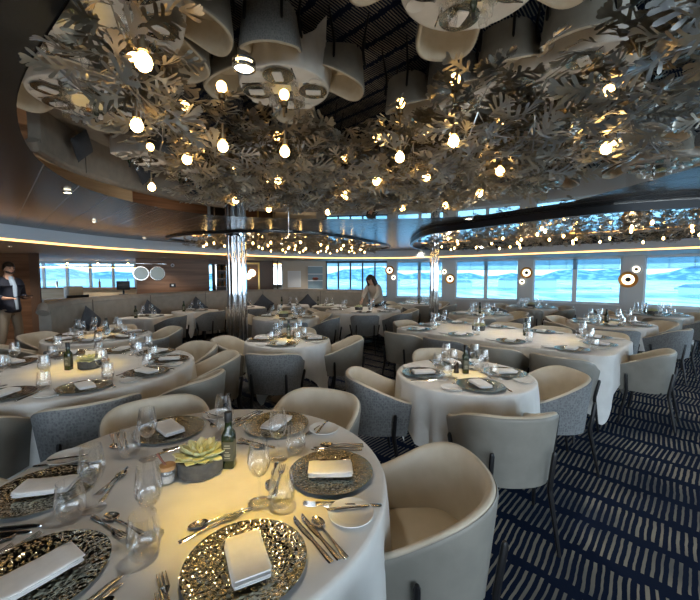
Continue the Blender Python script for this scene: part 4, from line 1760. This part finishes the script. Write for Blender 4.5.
# round table with the tent card
D4 = 'tent card table'
round_table(D4, -2.35, 3.05, 0.92, [-49, -13, 23, 59, -85, -121, 167, 203, 95, 131], ['tweed', 'cream', 'cream', 'cream', 'cream', 'cream', 'cream', 'cream', 'cream', 'tweed'], 9, hem=lambda p, q: 0.15, rp=0.715, k=0.82, level=1,
            bottle=(-0.03, -0.05), succ=(0.10, 0.02), salt=(0.22, 0.04), spot=(0.0, 0.0, H - 0.01, 32, 34, YEL), chair_gap={0: 0.0, 4: 0.0}, skip=(8, 9))
t = thing('tent_card', 'folded white tent card standing behind the succulent on the %s' % D4, 'card', (-2.35 + 0.03, 3.05 + 0.20, TZ), 0.1)
b = MB()
b.add([(-0.09, -0.03, 0), (0.09, -0.03, 0), (0.09, 0, 0.11), (-0.09, 0, 0.11), (-0.09, 0.03, 0), (0.09, 0.03, 0)], [[0, 1, 2, 3], [3, 2, 5, 4]])
b.add([(-0.09, -0.028, 0), (0.09, -0.028, 0), (0.09, 0, 0.107), (-0.09, 0, 0.107), (-0.09, 0.028, 0), (0.09, 0.028, 0)], [[0, 3, 2, 1], [3, 4, 5, 2]])
b.obj('card', card_m, t, 0)
round_table('banquette end table', -3.30, 4.70, 0.60, [-20, 45, 110, 175, 235, 290], ['tweed', 'cream', 'cream', 'cream', 'cream', 'tweed'], 11, hem=lambda p, q: 0.2, rp=0.40, k=0.78, level=1,
            bottle=(0.06, 0.05), salt=(-0.05, 0.08), spot=(0.0, 0.0, H - 0.01, 26, 28, YEL))
round_table('table beside fluted column', -1.22, 6.85, 0.62, [-75, -15, 45, 105, 165], ['tweed', 'tweed', 'cream', 'cream', 'cream'], 13, rp=0.42, k=0.78, level=0,
            succ=(-0.05, 0.0), bottle=None, spot=(0.0, 0.0, H - 0.01, 20, 28, YEL))
round_table('leaning woman table', 0.30, 8.25, 0.85, [-90, -45, 0, 45, 180, 135], ['tweed', 'tweed', 'cream', 'cream', 'cream'], 15, rp=0.64, k=0.8, level=0,
            succ=(-0.1, 0.0), bottle=(0.15, 0.05), spot=(0.0, 0.0, H - 0.012, 10, 28, WRM), skip=(5,))
round_table('table behind the long table end', 4.35, 6.0, 0.62, [0, 60, 120, 180, 240, 300], ['cream', 'cream', 'tweed', 'cream', 'tweed', 'tweed'], 17, rp=0.42, k=0.78, level=0,
            bottle=(-0.05, 0.0), spot=(0.1, 0.0, H - 0.01, 16, 24, YEL))
round_table('third sconce pillar table', 6.20, 7.35, 0.62, [0, 60, 120, 180, 240, 300], ['cream', 'tweed', 'cream', 'cream', 'cream', 'tweed'], 19, rp=0.42, k=0.78, level=0, succ=(0.0, 0.0), bottle=(-0.13, 0.0), spot=(0.0, 0.0, H - 0.012, 10, 26, YEL))
round_table('table before the thin column', 2.70, 7.45, 0.62, [10, 70, 190, 250, 310], ['tweed', 'cream', 'tweed', 'cream', 'tweed'], 21, rp=0.42, k=0.78, level=0, bottle=(0.0, 0.0), spot=(0.0, 0.0, H - 0.012, 10, 26, YEL))
round_table('middle sconce pillar table', 4.55, 9.0, 0.58, [0, 60, 120, 180, 240, 300], ['cream', 'tweed', 'cream', 'tweed', 'cream', 'cream'], 23, rp=0.39, k=0.75, level=0, succ=(0.0, 0.0), bottle=None, spot=(0.0, 0.0, H - 0.012, 10, 26, YEL))
round_table('table behind the thin column', 1.95, 10.1, 0.60, [-30, 30, 90, 150, 210, 270], ['cream', 'tweed', 'cream', 'cream', 'tweed', 'cream'], 25, rp=0.41, k=0.76, level=0, bottle=(0.0, 0.05), spot=(0.0, 0.0, H - 0.012, 10, 26, YEL))

# the long table
LD = 'long table'
LX, LY, LA = 2.07, 4.89, R(-46)
HX, HY = 1.36, 0.70
table_base('dining_table', LD, LX, LY, LA, 'rect', 0, HX, HY)


def long_hem(p, q):
    c = max(0, abs(q[0]) * abs(q[1]) * 2)
    e = max(0, (abs(p[0]) - (HX - 0.45)) / 0.45) * max(0, (abs(p[1]) - (HY - 0.35)) / 0.35)
    return 0.40 - 0.34 * max(c, min(1, e * 1.0)) ** 0.8


o = link('tablecloth', cloth_mesh(rect_outline(HX, HY, 0.22), long_hem, 31, 0.8, 20), None, (LX, LY, 0), LA)
tag(o, 'white tablecloth over the long table, corner hanging near the carpet', 'tablecloth', CLG)
ORD = ['first', 'second', 'third', 'fourth']


def on_long(u, v):
    return LX + cos(LA) * u - sin(LA) * v, LY + sin(LA) * u + cos(LA) * v


for sd, sname in ((-1, 'camera side'), (1, 'window side')):
    for k in range(4):
        u = -0.97 + 0.655 * k
        w_ = 'at %s place from column, %s of long table' % (ORD[k], sname)
        x, y = on_long(u, 0)
        setting(x, y, LA + sd * pi / 2, 0.53, w_, 0.86, 0)
        x, y = on_long(u, sd * (HY + 0.13))
        chair('cream' if (k + sd) % 3 else 'tweed', x, y, LA - sd * pi / 2, w_)
for sd, en in ((-1, 'column'), (1, 'carpet')):
    w_ = 'at the %s end of the long table' % en
    x, y = on_long(0, 0)
    setting(x, y, LA + (0 if sd > 0 else pi), HX - 0.22, w_, 0.86, 0)
    x, y = on_long(sd * (HX + 0.13), 0)
    chair('cream', x, y, LA + (pi if sd > 0 else 0), w_)
for k, u in enumerate((-0.8, -0.02, 0.72)):
    x, y = on_long(u, 0.0)
    if k != 0:
        downlight('ceiling downlight over the %s of the long table' % ('middle' if k == 1 else 'carpet end'), x + 0.05, y, H - 0.012, 20, 24, YEL)
    else:
        downlight('ceiling downlight over the column end of the long table', x, y, H - 0.012, 16, 24, YEL)
place(P_BO, WU, 'dark green square oil bottle on the middle of the long table', 'bottle', 'oil bottles', (*on_long(0.3, 0.05), TZ), 0)
place(P_SU, WU, 'pale green succulent in a grey bowl on the long table', 'plant', 'succulent bowls', (*on_long(-0.35, 0.05), TZ), 0)

# small rectangular tables along the banquette
for k, (x, y, rz, seats) in enumerate([(-3.95, 6.97, 82, 2), (-3.5, 8.12, 62, 2), (-2.62, 8.98, 40, 2), (-1.5, 9.5, 10, 2), (-0.55, 9.48, -8, 2)]):
    dsc = '%s banquette table from the bar' % ['first', 'second', 'third', 'fourth', 'fifth'][k]
    rz = R(rz)
    table_base('dining_table', dsc, x, y, rz, 'rect', 0, 0.40, 0.33)
    o = link('tablecloth', cloth_mesh(rect_outline(0.40, 0.33, 0.09), lambda p, q: 0.40 - 0.2 * min(1, abs(q[0] * q[1]) * 2), 60 + k, 0.5, 12), None, (x, y, 0), rz)
    tag(o, 'white tablecloth on the %s' % dsc, 'tablecloth', CLG)
    for sd, nm in ((-1, 'open side'), (1, 'banquette side')):
        setting(x, y, rz + sd * pi / 2, 0.16, 'on %s of the %s' % (nm, dsc), 0.55, 0)
    cxx, cyy = x + sin(rz) * 0.46, y - cos(rz) * 0.46
    chair('tweed' if k < 3 else 'cream', cxx, cyy, rz + pi / 2, 'facing the %s' % dsc)
    place(P_BO, WU, 'dark green square oil bottle on the %s' % dsc, 'bottle', 'oil bottles', (x - 0.3 * cos(rz), y - 0.3 * sin(rz), TZ), 0)
    if k % 2 == 0:
        downlight('ceiling downlight over the %s' % dsc, x, y, H - 0.012, 10, 34, WRM)

for lab, x, y, e_ in (('added fill downlight above the man with the tablet', -6.1, 6.5, 55), ('added fill downlight in front of the walnut wall corner', -7.9, 7.7, 45),
                      ('added fill downlight in front of the round mirrors', -5.6, 10.9, 50), ('added fill downlight above the middle of the bar counter', -8.6, 12.1, 60), ('added fill downlight in front of the cream wall', -1.6, 12.4, 45)):
    downlight(lab, x, y, SOF - 0.001, 2, 60, WRM, e_)  # fill lamps added under the soffit to brighten the man and walls

# ------------------------------------------------------------------ people
def skin_body(name, verts, edges, m, parent, levels=2):
    me = bpy.data.meshes.new(name)
    me.from_pydata([v[:3] for v in verts], edges, [])
    me.materials.append(m)
    o = link(name, me, parent)
    sk = o.modifiers.new('Skin', 'SKIN')
    lay = me.skin_vertices[0] if len(me.skin_vertices) else None
    if lay is None:
        bm = bmesh.new()
        bm.from_mesh(me)
        bm.verts.layers.skin.verify()
        bm.to_mesh(me)
        bm.free()
        lay = me.skin_vertices[0]
    for i, v in enumerate(verts):
        r_ = v[3]
        lay.data[i].radius = r_ if isinstance(r_, tuple) else (r_, r_)
        lay.data[i].use_root = (i == 0)
    sk.use_smooth_shade = True
    sb = o.modifiers.new('Sub', 'SUBSURF')
    sb.levels = sb.render_levels = levels
    return o


def hand_chain(V, E, wrist_i, p, d_, side):
    """palm, four unequal curled fingers and a thumb after the wrist joint"""
    d_ = Vector(d_).normalized()
    s_ = d_.cross(Vector((0, 0, 1))).normalized() * side
    up = s_.cross(d_).normalized()
    palm = Vector(p) + d_ * 0.055
    V.append((*palm, 0.030))
    pi_ = len(V) - 1
    E.append((wrist_i, pi_))
    for k, ln in enumerate((0.068, 0.078, 0.072, 0.056)):
        q0 = palm + d_ * 0.03 + s_ * (0.027 - 0.018 * k)
        q1 = q0 + d_ * ln * 0.55 - up * 0.006
        q2 = q1 + d_ * ln * 0.4 - up * 0.02
        V.append((*q0, 0.0095))
        V.append((*q1, 0.0085))
        V.append((*q2, 0.0070))
        n = len(V)
        E.extend([(pi_, n - 3), (n - 3, n - 2), (n - 2, n - 1)])
    t0 = Vector(p) + d_ * 0.03 + s_ * 0.035
    t1 = t0 + d_ * 0.03 + s_ * 0.018
    t2 = t1 + d_ * 0.028 - up * 0.006
    V.extend([(*t0, 0.012), (*t1, 0.0105), (*t2, 0.0085)])
    n = len(V)
    E.extend([(wrist_i, n - 3), (n - 3, n - 2), (n - 2, n - 1)])


def head_parts(t, c, fwd, hr, longhair):
    """eyes, brows, nose, mouth, ears and hair around a head centred at c, facing fwd"""
    f = Vector(fwd).normalized()
    s_ = Vector((0, 0, 1)).cross(f).normalized()
    u = f.cross(s_)
    c = Vector(c)
    M4 = Matrix(((f.x, s_.x, u.x, c.x), (f.y, s_.y, u.y, c.y), (f.z, s_.z, u.z, c.z), (0, 0, 0, 1)))
    b = MB()

    def ball(p, r_, sc_=(1, 1, 1)):
        rows = []
        for i in range(9):
            th = pi * i / 8
            rows.append([M4 @ Vector((p[0] + r_ * sc_[0] * sin(th) * cos(2 * pi * k / 12), p[1] + r_ * sc_[1] * sin(th) * sin(2 * pi * k / 12), p[2] + r_ * sc_[2] * cos(th))) for k in range(12)])
        b.grid(rows, True)
    ball((0.0, 0, 0.0), 0.1, (0.98, 0.78, 1.18))
    ball((0.03, 0, -0.05), 0.07, (0.9, 0.82, 0.95))
    ball((0.10, 0, -0.012), 0.016, (1.2, 0.9, 1.7))
    for sg in (1, -1):
        ball((0.0, sg * 0.078, -0.01), 0.022, (0.8, 0.4, 1.4))
    b.obj('face', skin_m, t, 70)
    b = MB()
    for sg in (1, -1):
        ball((0.088, sg * 0.030, 0.012), 0.011, (0.6, 1.2, 0.7))
        ball((0.091, sg * 0.031, 0.034), 0.012, (0.5, 1.7, 0.3))
    b.obj('eyes', hair_dark, t, 70)
    b = MB()
    ball((0.088, 0, -0.060), 0.012, (0.6, 2.0, 0.5))
    b.obj('mouth', mat('lips', (0.38, 0.13, 0.11), 0.5), t, 70)
    b = MB()
    rows = []
    for i in range(8):
        th = pi * 0.62 * i / 7
        rows.append([])
        for k in range(20):
            a = 2 * pi * k / 20
            lim = th * (0.66 if cos(a) > 0.55 else (0.85 if cos(a) > 0.1 else 1.0))
            rows[-1].append(M4 @ Vector((-0.006 + 0.110 * sin(lim) * cos(a), 0.092 * sin(lim) * sin(a), 0.128 * cos(lim) + 0.004)))
    b.grid(rows, True)
    if longhair:
        for k in range(9):
            a = R(75 + 210 * k / 8)
            p0 = M4 @ Vector((0.085 * cos(a), 0.085 * sin(a), 0.05))
            p1 = M4 @ Vector((0.10 * cos(a), 0.098 * sin(a), -0.06))
            p2 = M4 @ Vector((0.115 * cos(a) - 0.01, 0.105 * sin(a), -0.18))
            p3 = M4 @ Vector((0.105 * cos(a) - 0.01, 0.095 * sin(a), -0.27))
            b.tube([p0, p1, p2, p3], [0.03, 0.035, 0.033, 0.008], 8)
    else:
        pass
    b.obj('hair', hair_dark, t, 70)
    if not longhair:
        b = MB()
        for k in range(7):
            a = R(-66 + 22 * k)
            ball((0.015 + 0.070 * cos(a), 0.062 * sin(a), -0.085 + 0.02 * abs(sin(a))), 0.021, (0.8, 1, 1))
        b.obj('beard', hair_dark, t, 70)


# the man standing at the bar side, turned towards the room
t = thing('person', 'standing person in navy jacket and khaki trousers holding a tablet by the bar', 'person', (-6.62, 6.98, 0.006), R(-12))
V = [(0, 0, 0.96, (0.10, 0.08)), (0, 0, 1.15, (0.10, 0.075)), (0.01, 0, 1.36, (0.105, 0.08)), (0.0, 0, 1.47, 0.055), (0.01, 0, 1.54, 0.052), (0.03, 0, 1.63, 0.075),
     (0.0, 0.18, 1.40, 0.042), (-0.05, 0.25, 1.13, 0.040), (0.20, 0.17, 1.10, 0.030),
     (0.0, -0.18, 1.40, 0.042), (-0.05, -0.25, 1.13, 0.040), (0.20, -0.17, 1.10, 0.030),
     (0, 0.09, 0.80, 0.06), (0.04, 0.11, 0.49, 0.05), (-0.02, 0.12, 0.08, 0.04), (0.12, 0.13, 0.03, 0.03),
     (0, -0.09, 0.80, 0.06), (-0.02, -0.12, 0.49, 0.05), (-0.10, -0.13, 0.08, 0.04), (0.04, -0.14, 0.03, 0.03)]
Ed = [(0, 1), (1, 2), (2, 3), (3, 4), (4, 5), (3, 6), (6, 7), (7, 8), (3, 9), (9, 10), (10, 11), (0, 12), (12, 13), (13, 14), (14, 15), (0, 16), (16, 17), (17, 18), (18, 19)]
hand_chain(V, Ed, 8, (0.20, 0.17, 1.10), (0.9, -0.35, 0.05), -1)
hand_chain(V, Ed, 11, (0.20, -0.17, 1.10), (0.9, 0.35, 0.05), 1)
skin_body('body', V, Ed, skin_m, t)
head_parts(t, (0.035, 0, 1.675), (1, -0.1, -0.12), 0.1, False)
V = [(0, 0, 1.18, (0.19, 0.15)), (0, 0, 1.0, (0.20, 0.16)), (0, 0, 0.86, (0.21, 0.165)), (0, 0, 0.80, (0.205, 0.16)), (0.005, 0, 1.33, (0.19, 0.145)), (0.0, 0, 1.42, (0.15, 0.12)), (0.0, 0, 1.525, 0.068),
     (0.0, 0.19, 1.41, 0.085), (-0.05, 0.26, 1.13, 0.075), (0.14, 0.19, 1.105, 0.055), (0.0, -0.19, 1.41, 0.085), (-0.05, -0.26, 1.13, 0.075), (0.14, -0.19, 1.105, 0.055)]
Ed = [(0, 1), (1, 2), (2, 3), (0, 4), (4, 5), (5, 6), (5, 7), (7, 8), (8, 9), (5, 10), (10, 11), (11, 12)]
skin_body('jacket', V, Ed, navy_m, t)
b = MB()
rows = []
for z, xx, hw in ((1.52, 0.075, 0.05), (1.42, 0.125, 0.055), (1.32, 0.165, 0.05), (1.18, 0.175, 0.042), (1.02, 0.180, 0.04), (0.88, 0.185, 0.04)):
    rows.append([(xx - 0.05, -hw, z), (xx + 0.004, -hw * 0.6, z), (xx + 0.010, 0, z), (xx + 0.004, hw * 0.6, z), (xx - 0.05, hw, z)])
b.grid(rows)
b.obj('shirt', shirt_m, t, 70)
V = [(0, 0, 0.90, (0.11, 0.10)), (0, 0.09, 0.80, 0.095), (0.04, 0.11, 0.49, 0.078), (-0.015, 0.12, 0.12, 0.062), (-0.015, 0.12, 0.06, 0.06),
     (0, -0.09, 0.80, 0.095), (-0.02, -0.12, 0.49, 0.078), (-0.095, -0.13, 0.12, 0.062), (-0.095, -0.13, 0.06, 0.06)]
skin_body('trousers', V, [(0, 1), (1, 2), (2, 3), (3, 4), (0, 5), (5, 6), (6, 7), (7, 8)], khaki_m, t)
for x, y in ((0.02, 0.125), (-0.06, -0.135)):
    b = MB()
    rows = []
    for q, hw, hz in ((-0.09, 0.02, 0.03), (-0.08, 0.036, 0.07), (0.0, 0.04, 0.085), (0.08, 0.045, 0.06), (0.15, 0.045, 0.042), (0.19, 0.025, 0.03)):
        rows.append([(x + q, y + hw * cos(2 * pi * k / 12), max(0.0, hz / 2 + hz / 2 * sin(2 * pi * k / 12))) for k in range(12)])
    b.grid(rows, True)
    b.f += [list(range(12))[::-1], [len(b.v) - 12 + k for k in range(12)]]
    b.m += [0, 0]
    b.obj('shoe', shoe_m, t, 60)
tb = thing('tablet', 'slim black tablet held in the hands of the standing man', 'tablet', (0, 0, 0), 0)
tb.matrix_world = Matrix.Translation((-6.62, 6.98, 0.006)) @ Matrix.Rotation(R(-12), 4, 'Z') @ Matrix.Translation((0.34, 0, 1.125)) @ Matrix.Rotation(R(-12), 4, 'Y')
b = MB()
b.box((-0.07, -0.12, 0), (0.09, 0.12, 0.009), 0.003)
b.obj('case', tablet_m, tb)
b = MB()
b.box((-0.06, -0.11, 0.0092), (0.08, 0.11, 0.0100))
b.obj('screen', mat('dim_screen', (0.1, 0.12, 0.14), 0.1), tb, 0)

# the woman leaning over a table
t = thing('person', 'person with long dark hair in a cream blouse leaning over a round table', 'person', (0.68, 9.36, 0), R(232))
V = [(-0.10, 0, 0.90, (0.10, 0.085)), (0.0, 0, 1.06, (0.08, 0.07)), (0.10, 0, 1.22, (0.085, 0.07)), (0.15, 0, 1.31, 0.05), (0.19, 0, 1.36, 0.044), (0.24, 0, 1.41, 0.06),
     (0.14, 0.15, 1.25, 0.036), (0.26, 0.22, 1.03, 0.032), (0.42, 0.14, 0.90, 0.026),
     (0.14, -0.15, 1.25, 0.036), (0.26, -0.22, 1.03, 0.032), (0.42, -0.14, 0.90, 0.026),
     (-0.10, 0.09, 0.80, 0.085), (-0.04, 0.09, 0.45, 0.055), (-0.08, 0.09, 0.08, 0.036), (0.04, 0.09, 0.03, 0.026),
     (-0.10, -0.09, 0.80, 0.085), (-0.04, -0.09, 0.45, 0.055), (-0.10, -0.09, 0.08, 0.036), (0.02, -0.09, 0.03, 0.026)]
Ed = [(0, 1), (1, 2), (2, 3), (3, 4), (4, 5), (3, 6), (6, 7), (7, 8), (3, 9), (9, 10), (10, 11), (0, 12), (12, 13), (13, 14), (14, 15), (0, 16), (16, 17), (17, 18), (18, 19)]
hand_chain(V, Ed, 8, (0.42, 0.14, 0.90), (0.85, -0.3, -0.45), -1)
hand_chain(V, Ed, 11, (0.42, -0.14, 0.90), (0.85, 0.3, -0.45), 1)
skin_body('body', V, Ed, skin_m, t)
head_parts(t, (0.26, 0, 1.44), (0.85, 0.0, -0.55), 0.095, True)
V = [(-0.02, 0, 1.02, (0.155, 0.13)), (-0.10, 0, 0.88, (0.18, 0.16)), (-0.12, 0, 0.82, (0.18, 0.16)), (0.08, 0, 1.19, (0.165, 0.125)), (0.135, 0, 1.29, (0.10, 0.09)), (0.15, 0, 1.32, 0.07),
     (0.14, 0.165, 1.25, 0.075), (0.25, 0.22, 1.05, 0.06), (0.37, 0.165, 0.945, 0.048), (0.14, -0.165, 1.25, 0.075), (0.25, -0.22, 1.05, 0.06), (0.37, -0.165, 0.945, 0.048)]
skin_body('blouse', V, [(0, 1), (1, 2), (0, 3), (3, 4), (4, 5), (3, 6), (6, 7), (7, 8), (3, 9), (9, 10), (10, 11)], blouse_m, t)
V = [(-0.10, 0, 0.88, (0.14, 0.125)), (-0.10, 0.09, 0.78, 0.095), (-0.04, 0.09, 0.45, 0.07), (-0.085, 0.09, 0.1, 0.05), (-0.10, -0.09, 0.78, 0.095), (-0.04, -0.09, 0.45, 0.07), (-0.10, -0.09, 0.1, 0.05)]
skin_body('trousers', V, [(0, 1), (1, 2), (2, 3), (0, 4), (4, 5), (5, 6)], navy_m, t)

for o in S.objects:
    o.update_tag()
bpy.context.view_layer.update()
